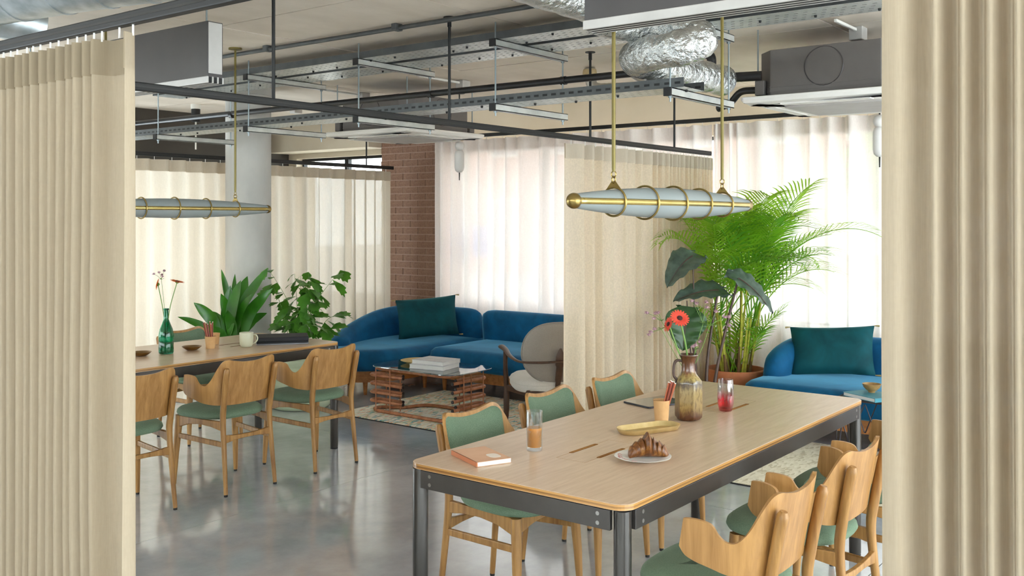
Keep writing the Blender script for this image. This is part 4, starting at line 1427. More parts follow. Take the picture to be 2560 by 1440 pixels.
o0 = (7.1, 2.0)
t = thing('sofa', 'peacock blue velvet sofa at right behind the wire side table', 'sofa', (o0[0], o0[1], 0))
MB().loft(rr_levels(6.70 - o0[0], 7.74 - o0[0], .55 - o0[1], 3.06 - o0[1], .16, [(.03, .228), (0, .25), (0, .33), (.012, .375), (.045, .402), (.10, .412), (.30, .416)])).build('seat', 'velvet_blue', t, smooth=180)
MB().plan(local(rrect(6.80, 7.70, .62, 2.98, .10, 5), o0), [(0, .12), (0, .229)]).build('wooden_plinth', 'beech_base', t, smooth=30)
bk = sweep_back(local([(7.60, .58), (7.60, 1.4), (7.60, 2.2), (7.58, 2.66), (7.46, 2.88), (7.24, 2.95), (7.04, 2.94)], o0), [.70, .70, .70, .70, .69, .64, .56], .20, z0=.30, lean=-.12)
bk.build('backrest', 'velvet_blue', t, smooth=180)
tapered_legs(t, local([(6.88, 2.88), (6.88, .72), (7.6, 2.88), (7.6, .72)], o0))

# cushions
def cushion(loc, w_, h_, th, label, yaw, tilt, roll):
    t = thing('cushion', label, 'cushion', loc)
    n = 18
    fr = []; bk_ = []
    for j in range(n + 1):
        v = -1 + 2 * j / n; r1 = []; r2 = []
        for i in range(n + 1):
            u = -1 + 2 * i / n
            pin = .06
            x = u * w_ / 2 * (1 - pin * (1 - abs(v) ** 2.2) * abs(u) ** 3)
            z = v * h_ / 2 * (1 - pin * (1 - abs(u) ** 2.2) * abs(v) ** 3)
            d = th / 2 * (max(0, 1 - u ** 4) ** .55) * (max(0, 1 - v ** 4) ** .55)
            d *= 1 + .12 * mnoise.noise(Vector((u * 2.3, v * 2.3, loc[1])))
            cr_ = .006 * sin(9 * u * v + 4 * u) * (abs(u * v)) ** .6
            r1.append((x, -d + cr_ * (d / th), z)); r2.append((x, d, z))
        fr.append(r1); bk_.append(r2)
    m = MB().grid(fr); m.grid([r[::-1] for r in bk_])
    M_ = Matrix.Rotation(yaw, 4, 'Z') @ Matrix.Rotation(tilt, 4, 'X') @ Matrix.Rotation(roll, 4, 'Y')
    def tr(p): return tuple(M_ @ Vector(p))
    m.v = [tr(p) for p in m.v]
    m.build('cover', 'velvet_teal', t, smooth=180)
    for sx in (-1, 1):
        for sz in (-1, 1):
            a = Vector((sx * w_ / 2, 0, sz * h_ / 2)); b = a + Vector((sx * .035, -.004, -.006 if sz > 0 else -.002)); 
            MB().tube([tr(p) for p in (a * .99, (a + b) / 2, b)], [.003, .006, .007], 8).build('tassel', 'tassel', t)
    return t
cushion((7.18, 6.56, .622), .60, .40, .17, 'dark teal velvet cushion with tassels on the corner sofa section', R(-47), R(-16), R(-5))
cushion((7.33, 2.58, .603), .62, .38, .17, 'teal velvet cushion with tassels on right sofa', R(-80), R(-22), R(-4))

# ================================================================== COFFEE TABLE
o0 = Vector((5.95, 5.38, RZ))
t = thing('coffee_table', 'glass topped coffee table on stacked bent rattan hoops', 'table', o0)
GZ = .372
MB().plan(local(rrect(5.67, 6.24, 4.92, 5.86, .13, 8), o0), [(.002, GZ), (0, GZ + .002), (0, GZ + .008), (.002, GZ + .010)]).build('glass_top', 'table_glass', t, smooth=30)
def ring(z, r, nm, x0=5.70, x1=6.16, y0=4.99, y1=5.83, rad=.11):
    pts = [(x - o0.x, y - o0.y, z) for x, y in rrect(x0, x1, y0, y1, rad, 6)]
    MB().tube(pts, r, 10, closed=True).build(nm, 'rattan', t)
ring(GZ - .013, .012, 'top_ring')
# floor ring pinched on the far side
fr_ = cr([Vector((a - o0.x, b - o0.y, .015)) for a, b in ((5.70, 5.72), (5.70, 5.40), (5.70, 5.10), (5.76, 4.99), (5.90, 4.97), (6.10, 4.99), (6.16, 5.08), (6.15, 5.30), (6.14, 5.50), (6.08, 5.62), (5.92, 5.68), (5.86, 5.80), (5.80, 5.85), (5.74, 5.83))], 5, closed=True)
MB().tube(fr_, .0142, 10, closed=True).build('floor_ring', 'rattan', t)
def hairpin(tip1, tip2, bend1, bend2, z):
    pts = [Vector((q[0] - o0.x, q[1] - o0.y, z)) for q in (tip1, bend1, bend2, tip2)]
    # round the hairpin end
    a, b, c_, d = pts
    cen = (b + c_) / 2; rad = (b - c_).length / 2
    dirn = (b - a).normalized(); side = (b - c_).normalized()
    arc = [cen + side * (rad * cos(PI * k / 8)) + dirn * (rad * sin(PI * k / 8)) for k in range(9)]
    path = [a] + arc + [d]
    h = MB().tube(path, .0138, 12).build('rattan_hoop', 'rattan', t)
    for p, q in ((a, path[1]), (d, path[-2])):
        e = (p - q).normalized()
        MB().tube([p - e * .002, p + e * .004], [.0144, .013], 12).build('rod_tip', 'rattan_tip', h)
for k in range(4):
    z = .092 + k * .070
    hairpin((5.70, 5.47), (5.785, 5.55), (5.70, 5.81), (5.785, 5.81), z)
    hairpin((5.745, 4.985), (5.88, 5.07), (6.12, 4.985), (6.12, 5.07), z)
for x, y in ((5.682, 5.76), (5.682, 5.60), (5.803, 5.60), (5.803, 5.76), (5.86, 4.967), (5.95, 5.088), (5.95, 4.967), (6.10, 4.967)):
    MB().cyl((x - o0.x, y - o0.y, .01), (x - o0.x, y - o0.y, GZ - .008), .0045, n=8).build('post', 'rattan', t)
GT = RZ + GZ + .010

# books and plate on the glass
def book(name, loc, w_, l_, h_, rz, label, cover, group=None, spine=None):
    t = thing(name, label, 'book', loc, rz, group)
    c_ = .003
    MB().box(-w_ / 2 + .004, w_ / 2 - .004, -l_ / 2 + .002, l_ / 2 - .004, c_, h_ - c_).build('pages', 'paper_white', t, smooth=0)
    MB().box(-w_ / 2, w_ / 2, -l_ / 2, l_ / 2, 0, c_).build('back_cover', cover, t, smooth=0)
    MB().box(-w_ / 2, w_ / 2, -l_ / 2, l_ / 2, h_ - c_, h_).build('front_cover', cover, t, smooth=0)
    MB().box(-w_ / 2, w_ / 2, -l_ / 2 - .002, -l_ / 2 + .002, 0, h_).build('spine', spine or cover, t, smooth=0)
    return t
book('art_book', (5.90, 5.315, GT + .001), .32, .25, .035, R(100), 'thick white book at the bottom of pile on glass table', 'book_cover', 'books on the glass table')
book('art_book', (5.915, 5.31, GT + .037), .31, .24, .032, R(96), 'grey-white photo book on top of pile on glass table', 'book_cover', 'books on the glass table')
t = thing('shallow_dish', 'shallow yellow dish on glass coffee table behind the books', 'dish', (6.02, 5.60, GT + .001))
MB().lathe([(.06, 0), (.10, .004), (.148, .022), (.150, .024), (.145, .024), (.10, .008), (0, .006)], 40).build('dish_body', 'plate_yellow', t, smooth=60)

# ================================================================== ARMCHAIR
t = thing('armchair', 'cream upholstered armchair with dark wooden frame seen from behind', 'armchair', (6.02, 4.245, RZ), R(47 - 90))
# local: sitter faces +y
def front(nm, mat, m, **k): return m.build(nm, mat, t, **k)
outs = superellipse(0, .06, .29, .29, 3.2, 44)
front('seat_cushion', 'cream_boucle', MB().plan(outs, [(.05, .305), (.012, .315), (0, .335), (0, .375), (.008, .392), (.04, .410), (.12, .422), (.2, .424)]), smooth=180)
MB().tube([(x * 1.005, (y - .06) * 1.005 + .06, .372) for x, y in outs], .0045, 6, closed=True).build('piping', 'cream_boucle', t)
# back pad
rows_o = []; rows_i = []
def back_half(z):
    f = (z - .37) / .47
    return .155 + .115 * math.sin(min(1, f * 1.35) * PI / 2) - .16 * max(0, f - .62) ** 1.6 * 1.6
bl = []
for k in range(48):
    a = 2 * PI * k / 48
    bl.append((.265 * math.copysign(abs(cos(a)) ** .75, cos(a)) * (1 - .12 * max(0, -sin(a))), .615 + .225 * math.copysign(abs(sin(a)) ** .85, sin(a))))
def bp(x, z, d):
    return (x, -.225 - (z - .39) * .30 + .9 * x * x * .7 + d, z)
def bloop(ins, d):
    return [bp(x, z, d) for x, z in inset(bl, ins)]
front('back_pad', 'cream_boucle', MB().loft([bloop(.18, .075), bloop(.10, .072), bloop(.03, .062), bloop(.006, .045), bloop(0, .022)]), smooth=180)
front('back_panel', 'linen_grey', MB().loft([bloop(0, .022), bloop(.004, .006), bloop(.02, -.002), bloop(.10, -.004), bloop(.18, -.004)]), smooth=180)
MB().tube(bloop(-.002, .022), .005, 6, closed=True).build('back_piping', 'linen_grey', t)
# frame
for s in (-1, 1):
    pts = cr([(0, -.34, .56), (s * .16, -.325, .555), (s * .275, -.22, .55), (s * .315, -.02, .565), (s * .32, .16, .588), (s * .335, .30, .60)], 6)
    n = len(pts)
    rr = [.014 + .016 * (max(0, i / n - .45) / .55) for i in range(n)]; rr[-1] = .012
    MB().tube(pts, rr, 12, flat=.6).build('arm', 'walnut', t, smooth=60)
    MB().tube(cr([(s * .315, .19, .585), (s * .312, .22, .45), (s * .30, .245, .30), (s * .298, .255, .12), (s * .30, .26, 0.0)], 5), [.017] * 6 + [.019] * 6 + [.023] * 4 + [.02] * 2 + [.016] * 2 + [.014], 12).build('front_leg', 'walnut', t, smooth=60)
    MB().tube(cr([(s * .20, -.20, .33), (s * .235, -.24, .18), (s * .255, -.285, 0.0)], 5), [.018] * 4 + [.02] * 4 + [.016, .014, .013], 12).build('rear_leg', 'walnut', t, smooth=60)
    MB().bar((s * .295, .24, .285), (s * .205, -.21, .315), .02, .045).build('side_rail', 'walnut', t, smooth=0, bevel=.006)
MB().bar((-.29, .235, .28), (.29, .235, .28), .02, .04).build('front_rail', 'walnut', t, smooth=0, bevel=.006)
MB().bar((-.21, -.215, .31), (.21, -.215, .31), .02, .045).build('rear_rail', 'walnut', t, smooth=0, bevel=.006)
MB().tube(cr([(0, -.215, .30), (0, -.255, .40), (0, -.30, .50), (0, -.325, .58), (0, -.338, .655)], 5), [.02] * 6 + [.026] * 6 + [.033] * 5 + [.028, .022, .014, .006], 14, flat=.6).build('spine_post', 'walnut', t, smooth=60)

# ================================================================== WIRE SIDE TABLE
o0 = Vector((6.50, 2.02, RZ))
t = thing('wire_table', 'low wire-framed side table holding book and bowl before sofa', 'table', o0)
WZ = .415
hx, hy = .17, .20
MB().tube([(x, y, WZ) for x, y in rrect(-hx, hx, -hy, hy, .03, 4)], .004, 8, closed=True).build('top_rim', 'wire_dark', t)
for k in range(15):
    x = -hx + .02 + k * (2 * hx - .04) / 14
    MB().cyl((x, -hy, WZ + .003), (x, hy, WZ + .003), .003, n=6).build('top_wire', 'wire_dark', t)
for k in range(5):
    y = -hy + .03 + k * (2 * hy - .06) / 4
    MB().cyl((-hx, y, WZ - .003), (hx, y, WZ - .003), .003, n=6).build('cross_wire', 'wire_dark', t)
for s in (-1, 1):
    zz = rounded([(-hx + .01, s * hy * .9, WZ), (-hx + .04, s * hy * .95, .003), (-.05, s * hy * .9, .25), (0, s * hy * .9, WZ - .01), (.05, s * hy * .9, .25), (hx - .04, s * hy * .95, .003), (hx - .01, s * hy * .9, WZ)], .02)
    MB().tube(zz, .005, 8).build('wire_leg', 'wire_dark', t)
    zz = rounded([(s * hx * .9, -hy + .01, WZ), (s * hx * .95, -hy + .1, .14), (s * hx * .9, 0, WZ - .01), (s * hx * .95, hy - .1, .14), (s * hx * .9, hy - .01, WZ)], .02)
    MB().tube(zz, .004, 8).build('wire_brace', 'wire_dark', t)
book('art_book', (6.48, 2.02, RZ + WZ + .0065), .22, .28, .026, R(-28), 'teal covered book on the wire side table', 'book_teal')
t = thing('small_bowl', 'small ochre ceramic bowl on the teal book', 'bowl', (6.535, 2.035, RZ + WZ + .0335))
MB().lathe([(.022, 0), (.022, .008), (.035, .016), (.052, .034), (.060, .056), (.057, .056), (.048, .036), (.028, .018), (0, .014)], 32).build('bowl_body', 'ceramic_bowl', t, smooth=60)

# ================================================================== PLANTS
def blade(m, path, widths, up, fold=.25, n_=None):
    """a leaf blade along a path with half-widths; v-folded across"""
    P = [Vector(p) for p in path]; k = len(P)
    rows = []
    for i in range(k):
        d = (P[min(i + 1, k - 1)] - P[max(i - 1, 0)])
        if d.length < 1e-9: d = Vector((0, 0, 1))
        d.normalize()
        s = d.cross(Vector(up))
        if s.length < 1e-6: s = d.orthogonal()
        s.normalize()
        nn = s.cross(d).normalized()
        w_ = widths[i]
        rows.append([tuple(P[i] - s * w_ + nn * (w_ * fold)), tuple(P[i]), tuple(P[i] + s * w_ + nn * (w_ * fold))])
    m.grid(rows)

# --- areca palm in a terracotta pot
PB = Vector((7.27, 3.33, 0))
palm = thing('potted_palm', 'tall bright green feathery palm in a wide terracotta pot', 'plant', PB)
pt = MB().lathe([(.155, 0), (.165, .004), (.20, .31), (.232, .315), (.238, .325), (.238, .400), (.232, .408), (.216, .408), (.212, .395), (.19, .30), (.0, .30)], 48).build('pot', 'terracotta', palm, smooth=35)
MB().lathe([(.206, .345), (.15, .362), (.05, .372), (0, .374)], 32, mod=lambda a, z: 1.0).build('soil', 'soil', palm, smooth=180)
rp = random.Random(41)
def limit(p):
    """keep foliage on this side of the curtains"""
    x, y, z = p
    mx = XW - .06 - PB.x; my = YM - .07 - PB.y
    if x > mx * .5: x = mx * .5 + (mx * .5) * math.tanh((x - mx * .5) / (mx * .8))
    if y > my * .5: y = my * .5 + (my * .5) * math.tanh((y - my * .5) / (my * .8))
    return Vector((x, y, z))
canes = []
for i in range(16):
    a = rp.uniform(0, 2 * PI); q = .13 * math.sqrt(rp.random())
    b = Vector((q * cos(a), q * sin(a), .36)); h = rp.uniform(.28, .75)
    tip = b + Vector((cos(a) * h * .16, sin(a) * h * .16, h))
    canes.append(tip)
    MB().tube([b, (b + tip) / 2 + Vector((rp.uniform(-.01, .01), rp.uniform(-.01, .01), 0)), tip], [.012, .010, .006], 8).build('cane', 'palm_cane', palm)
    if i % 2 == 0:
        MB().tube([b, b + (tip - b) * .35], [.016, .009], 8).build('sheath', 'palm_sheath', palm)
def frond(start, az, length, elev0, elev1, mat, lf=.25, n=26, stemfrac=.3):
    m = MB()
    steps = 24; p = Vector(start); pts = [p.copy()]
    for k in range(steps):
        f = (k + .5) / steps
        el = elev0 + (elev1 - elev0) * f ** 1.5
        p = p + Vector((cos(az) * cos(el), sin(az) * cos(el), sin(el))) * (length / steps)
        pts.append(limit(p))
    m.tube(pts, [.0055 * (1 - .8 * k / steps) + .0008 for k in range(steps + 1)], 5)
    for j in range(n):
        f = stemfrac + (1 - stemfrac) * (j + .3) / n
        idx = f * steps; i0 = min(int(idx), steps - 1); fr = idx - i0
        c_ = pts[i0].lerp(pts[i0 + 1], fr); d = (pts[i0 + 1] - pts[i0]).normalized()
        side = d.cross(Vector((0, 0, 1)))
        if side.length < .05: side = Vector((-sin(az), cos(az), 0))
        side.normalize(); up = side.cross(d).normalized()
        g = (f - stemfrac) / (1 - stemfrac)
        L_ = lf * (.45 + 1.0 * math.sin(PI * min(1, .12 + g * .83))) * rp.uniform(.9, 1.1) * (.72)
        for s in (-1, 1):
            dir_ = (d * (.55 + .5 * g) + side * s * (1.0 - .35 * g) + up * .28).normalized()
            e1 = c_ + dir_ * L_ * .5; e2 = c_ + dir_ * L_ + Vector((0, 0, -.22 * L_))
            wv = .0072 * (1 - .25 * g)
            blade(m, [c_, c_ + dir_ * L_ * .25, limit(e1), limit((e1 + e2) / 2 + Vector((0, 0, .02 * L_))), limit(e2)], [.002, wv, wv, wv * .7, .0004], up, .15)
    return m.build('frond', mat, palm, smooth=180)
# direction toward image right = (.61,-.79); toward the viewer = (-.79,-.61)
fr_specs = []
for i in range(24):
    az = rp.uniform(0, 2 * PI)
    fr_specs.append((az, rp.uniform(.75, 1.12), R(rp.uniform(72, 86)), R(rp.uniform(-25, 35)), rp.choice(canes)))
for i in range(9):   # toward the right of the view
    az = math.atan2(-.79, .61) + rp.uniform(-.55, .55)
    fr_specs.append((az, rp.uniform(.85, 1.15), R(rp.uniform(55, 75)), R(rp.uniform(-45, 5)), rp.choice(canes)))
for i in range(10):   # toward the left of the view
    az = math.atan2(-.1, -1.0) + rp.uniform(-.5, .5)
    fr_specs.append((az, rp.uniform(.8, 1.05), R(rp.uniform(62, 80)), R(rp.uniform(-50, -5)), rp.choice(canes)))
for i in range(8):   # young low fronds
    az = rp.uniform(0, 2 * PI)
    fr_specs.append((az, rp.uniform(.45, .7), R(rp.uniform(60, 80)), R(rp.uniform(0, 40)), Vector((rp.uniform(-.1, .1), rp.uniform(-.1, .1), .38))))
for i, (az, ln, e0, e1, st) in enumerate(fr_specs):
    frond(st, az, ln, e0, e1, 'palm_leaf' if i % 3 else 'palm_leaf_dark', lf=.32 if ln > .75 else .2, n=20 if ln > .75 else 13)

# --- elephant ear with big dark leaves
EB = Vector((6.45, 3.22, 0))
ear = thing('elephant_ear_plant', 'plant with large dark heart-shaped leaves on brown stalks before palm', 'plant', EB)
MB().lathe([(.12, 0), (.13, .004), (.16, .26), (.165, .27), (.155, .27), (.15, .24), (0, .24)], 36).build('pot', 'planter_cream', ear, smooth=40)
MB().lathe([(.15, .245), (0, .25)], 24).build('soil', 'soil', ear, smooth=180)
def heart(tip_dir, normal, hub, length, width, mat, droop=.5, cup=.12, lobes=.28):
    """heart leaf: hub at the notch, tip along tip_dir"""
    T = Vector(tip_dir).normalized(); Nn = Vector(normal); Nn = (Nn - T * Nn.dot(T)).normalized(); W = Nn.cross(T).normalized()
    rows = []
    nu = 16; nv = 10
    for i in range(nu + 1):
        u = -lobes + (1 + lobes) * i / nu
        if u < 0:
            hw = width / 2 * (1 - (u / lobes) ** 2 * .55) * .93; inner = -u / lobes * .30 * width
        else:
            hw = width / 2 * (1 - u ** 1.7) ** .62 * (.93 + .10 * math.sin(PI * min(1, u * 2.0))); inner = 0
        row = []
        for k in range(-nv, nv + 1):
            v = k / nv
            off = math.copysign(inner * (1 - abs(v)), v) if k else inner * .0
            x = hw * v * (1 - inner / width) + off
            z = -droop * length * (max(u, 0) ** 2) * .7 - droop * .25 * length * (min(u, 0) / lobes) ** 2 * .5 + cup * width * (abs(v) ** 1.5) - .55 * cup * width * v ** 4
            z += .010 * sin(abs(v) * 3 + u * 22) * abs(v)
            row.append(tuple(hub + T * (u * length) + W * x + Nn * z))
        rows.append(row)
    o_ = MB().grid(rows).build('leaf', mat, ear, smooth=180)
    # midrib
    rib = [hub + T * (u * length) + Nn * (-droop * length * u * u * .7 + .002) for u in [k / 10 for k in range(10)]]
    MB().tube(rib, [.006 - .0005 * k for k in range(10)], 6).build('midrib', 'ear_stem', o_)
    return hub
def wp(x, y, z): return Vector((x, y, z)) - EB
RT = Vector((.608, -.794, 0)); FW = Vector((.794, .608, 0))   # right / away in plan
leaves = [
    (wp(6.47, 3.30, 1.325), RT * -.75 + Vector((-.35, -.25, -.35)), Vector((-.25, -.25, 1)), .27, .30, 'ear_leaf_grey', .8),
    (wp(6.58, 3.15, 1.075), RT * -.95 - FW * .3 + Vector((0, 0, .06)), Vector((-.30, -.25, 1)), .34, .30, 'ear_leaf_grey', .45),
    (wp(6.64, 3.02, 1.165), RT * .75 - FW * .15 + Vector((0, 0, -.45)), RT * .35 + Vector((-.35, -.2, .8)), .34, .30, 'ear_leaf_grey', .45),
    (wp(6.30, 3.26, .905), RT * -.15 - FW * .25 + Vector((0, 0, -.95)), FW * -1 + RT * -.1 + Vector((0, 0, .25)), .25, .30, 'ear_leaf', .15),
]
for hub, td, nn, ln, wd_, mt, dr in leaves:
    heart(td, nn, hub, ln, wd_, mt, droop=dr)
for (bx, by), mid, end, r_ in (((.0, .03), wp(6.47, 3.28, .80), leaves[0][0], .007), ((.03, -.02), wp(6.50, 3.19, .62), leaves[1][0], .013), ((.05, -.05), wp(6.55, 3.12, .62), leaves[2][0], .013), ((-.04, .03), wp(6.40, 3.24, .55), leaves[3][0], .010), ((-.02, .05), wp(6.43, 3.30, .7), wp(6.44, 3.33, 1.0), .006)):
    MB().tube(cr([(bx, by, .24), mid, end], 8), [r_ * (1.15 - .5 * k / 16) for k in range(17)], 8).build('stalk', 'ear_stem', ear, smooth=60)

# --- broad-leaved plant beside the column
AB = Vector((5.05, 6.86, 0))
asp = thing('broad_leaf_plant', 'potted plant with long upright glossy blades beside the column', 'plant', AB)
MB().lathe([(.15, 0), (.16, .004), (.20, .40), (.205, .42), (.19, .42), (.185, .38), (0, .38)], 36).build('pot', 'planter_cream', asp, smooth=40)
MB().lathe([(.186, .385), (0, .39)], 24).build('soil', 'soil', asp, smooth=180)
ra = random.Random(9)
# tip offsets as (right, away, height) in metres from the base
tips = [(.33, .03, 1.185, .05), (.385, -.05, 1.02, .052), (-.08, .08, 1.17, .030), (.03, .1, 1.13, .028), (.13, .12, 1.11, .06), (.14, -.12, 1.09, .055), (-.27, -.05, .90, .05), (-.17, .06, .82, .04),
        (-.38, -.12, .79, .032), (.24, -.16, .98, .04), (.30, .1, .80, .05), (-.03, -.1, .98, .045), (.05, -.18, .85, .045), (-.12, -.2, .70, .04), (.2, .2, .75, .05), (.02, .0, 1.04, .045)]
for (r_, f_, z_, w_) in tips:
    tip = RT * r_ + FW * f_ + Vector((0, 0, z_))
    b = Vector((ra.uniform(-.06, .06), ra.uniform(-.06, .06), .39))
    mid = b.lerp(tip, .5) + Vector((0, 0, .09)) - (RT * r_ + FW * f_) * .12
    path = cr([b, b.lerp(mid, .55), mid, mid.lerp(tip, .55) + Vector((0, 0, .012)), tip], 5)
    n = len(path)
    ws = []
    for k in range(n):
        u = k / (n - 1)
        ws.append(.005 if u < .22 else max(.001, w_ * math.sin(PI * min(1, ((u - .22) / .78)) ** .8) ** .8))
    m = MB(); blade(m, path, ws, -FW + Vector((0, 0, .35)) + RT * ra.uniform(-.4, .4), .22)
    m.build('leaf', 'aspidistra_leaf', asp, smooth=180)

# --- fishtail palm in a ribbed planter
FB = Vector((5.52, 6.50, 0))
fish = thing('fishtail_palm', 'leafy palm with ragged wedge leaves left of the blue sofa', 'plant', FB)
pr = [(.22, 0)]
for k in range(9):
    z = .012 + k * .058
    pr += [(.245, z), (.255, z + .018), (.255, z + .040), (.247, z + .054)]
pr += [(.25, .54), (.235, .54), (.23, .50), (0, .50)]
MB().lathe(pr, 48).build('pot', 'planter_green', fish, smooth=50)
MB().lathe([(.232, .505), (0, .51)], 24).build('soil', 'soil', fish, smooth=180)
def ragged():
    m = MB()
    # wedge with jagged end, slightly cupped
    L_ = .13
    edge = [(.45, -.42), (.66, -.52), (.72, -.34), (.90, -.36), (.88, -.12), (1.04, -.02), (.92, .14), (.95, .34), (.76, .36), (.70, .52), (.46, .44)]
    vs = [(0, 0, 0)] + [(x * L_, y * L_ * .62, -.25 * x * x * L_ + .15 * abs(y) * L_) for x, y in edge] + [(.5 * L_, 0, .0)]
    ci = len(vs) - 1
    fs = [(0, 1, ci), (0, ci, len(edge))]
    for i in range(1, len(edge)):
        fs.append((ci, i, i + 1))
    m.add(vs, [f[::-1] for f in fs])
    return m
rgm = ragged()
lm = bpy.data.meshes.new('leaf')
lm.from_pydata(rgm.v, [], rgm.f); lm.shade_smooth(); lm.materials.append(MATS['fishtail_leaf'])
rf = random.Random(17)
def leaf_at(p, d, scale):
    o_ = bpy.data.objects.new('leaf', lm); COL.objects.link(o_); o_.parent = fish
    d = Vector(d).normalized()
    up = Vector((rf.uniform(-.4, .4), rf.uniform(-.4, .4), 1)) - FW * .35
    s = up.cross(d).normalized(); u2 = d.cross(s).normalized()
    M_ = Matrix((d, s, u2)).transposed().to_4x4()
    o_.matrix_local = Matrix.Translation(p) @ M_ @ Matrix.Scale(scale, 4)
for i in range(20):
    a = rf.uniform(0, 2 * PI); q = .10 * math.sqrt(rf.random())
    b = Vector((q * cos(a), q * sin(a), .50))
    spread = rf.uniform(.05, .33); hh = rf.uniform(.12, .62)
    if i == 0: a, spread, hh = math.atan2(-.79, .61), .34, .64
    if i == 1: a, spread, hh = math.atan2(.79, -.61), .28, .66
    tip = Vector((spread * cos(a), spread * sin(a), .52 + hh))
    path = cr([b, b.lerp(tip, .5) + Vector((0, 0, .07)), tip], 6)
    MB().tube(path, [.0035 - .0002 * k for k in range(len(path))], 5).build('stem', 'stem_green', fish)
    for k in range(7):
        f = .25 + .75 * (k + 1) / 7
        idx = min(int(f * (len(path) - 1)), len(path) - 2)
        p = path[idx + 1]
        sd = (-1) ** k
        ou = Vector((cos(a), sin(a), 0)); sv = Vector((-sin(a), cos(a), 0)) * sd
        leaf_at(p, ou * rf.uniform(.1, .8) + sv * rf.uniform(.3, 1.0) + Vector((0, 0, rf.uniform(-.7, .25))), rf.uniform(.75, 1.45))

# ================================================================== THINGS ON THE VASE TABLE
TZ = TH + .0008
# notebook
t = thing('notebook', 'tan paper notebook with white label at near end of table', 'notebook', (2.722, 2.228, TZ), R(24))
nw, nl, nh = .135, .205, .016
t.rotation_euler = (0, 0, math.atan2(2.343 - 2.151, 2.693 - 2.609))
# local x along the spine
MB().box(-nl / 2 + .002, nl / 2 - .002, -nw + .0, -.003, .001, nh - .001).build('pages', 'paper', t, smooth=0)
MB().box(-nl / 2, nl / 2, -nw - .001, 0, nh - .001, nh).build('front_cover', 'notebook_cover', t, smooth=0)
MB().box(-nl / 2, nl / 2, -nw - .001, 0, 0, .001).build('back_cover', 'notebook_cover', t, smooth=0)
MB().box(-nl / 2, nl / 2, -.003, .001, 0, nh).build('spine', 'notebook_spine', t, smooth=0)
MB().plan(superellipse(-nl * .20, -nw * .72, .030, .022, 3, 24), [(0, nh), (0, nh + .0004)]).build('cover_label', 'notebook_label', t, smooth=0)
_c = Vector((2.651, 2.247))
t.location = (_c.x + .0, _c.y, TZ)

# glass of juice
t = thing('juice_glass', 'tall clear tumbler half full of orange juice', 'glass', (2.935, 2.145, TZ))
MB().lathe([(.0, 0), (.0275, 0), (.029, .003), (.0305, .145), (.0295, .1455), (.0280, .144), (.0268, .016), (.024, .013), (0, .0125)], 40).build('tumbler', 'tumbler_glass', t, smooth=50)
MB().lathe([(0, .0132), (.0262, .0135), (.0275, .082), (.0272, .0835), (0, .0835)], 36).build('orange_juice', 'juice', t, smooth=50)

# plate and croissant
t = thing('dessert_plate', 'small white plate with red floral rim under the croissant', 'plate', (3.045, 1.748, TZ))
MB().lathe([(.0, 0), (.045, 0), (.05, .003), (.062, .006), (.098, .015), (.101, .0165), (.098, .0175), (.062, .0085), (.048, .006), (0, .0055)], 56, mod=lambda a, z: 1 + (.012 * cos(8 * a) if z > .012 else 0)).build('plate_body', 'china', t, smooth=60)
for k, (aa, rr_) in enumerate(((2.2, .082), (2.5, .086), (2.75, .079), (1.9, .084), (5.4, .083), (5.7, .085), (-.1, .08), (3.3, .084))):
    for q in range(4):
        b = aa + .05 * q - .07; r2 = rr_ + .006 * sin(q * 2.4)
        MB().lathe([(.0042, .0003), (.0, .0007)], 8, (r2 * cos(b), r2 * sin(b), .0086 + (r2 - .062) * .25)).build('printed_petal', 'china_red', t, smooth=0)
t = thing('croissant', 'golden brown croissant lying on small white plate', 'pastry', (3.062, 1.735, TZ + .0085))
rows = []
NS = 72
ang = math.atan2(-.794, .608)
for i in range(NS + 1):
    s = -1 + 2 * i / NS
    th = s * 1.0
    base_r = .0255 * max(0, 1 - abs(s) ** 2.0) ** .6 + .006
    ph = (s * 4.0) % 1.0
    base_r *= 1.0 + .20 * (ph if s < 0 else 1 - ph) - .08
    base_r *= 1 + .32 * math.exp(-(s / .22) ** 2)
    cxx = .082 * sin(th); cyy = -.035 + .05 * cos(th)
    row = []
    for k in range(20):
        a = 2 * PI * k / 20
        d = base_r * cos(a); zz = base_r * 1.02 * (1 + sin(a)) * .92
        if sin(a) < -.6: zz = max(zz, 0.0)
        tx, ty = cos(th * .6), -sin(th * .6)
        px_, py_ = cxx + (-ty) * d * 0 + sin(th * .6) * d, cyy + cos(th * .6) * d
        q = Vector((px_, py_, 0)); q.rotate(Matrix.Rotation(ang + .05, 3, 'Z'))
        row.append((q.x, q.y, zz))
    rows.append(row)
m = MB().grid(rows, closed_u=True)
m.f.append(tuple(range(20))[::-1]); m.f.append(tuple(NS * 20 + k for k in range(20)))
m.build('crust', 'croissant_crust', t, smooth=180)

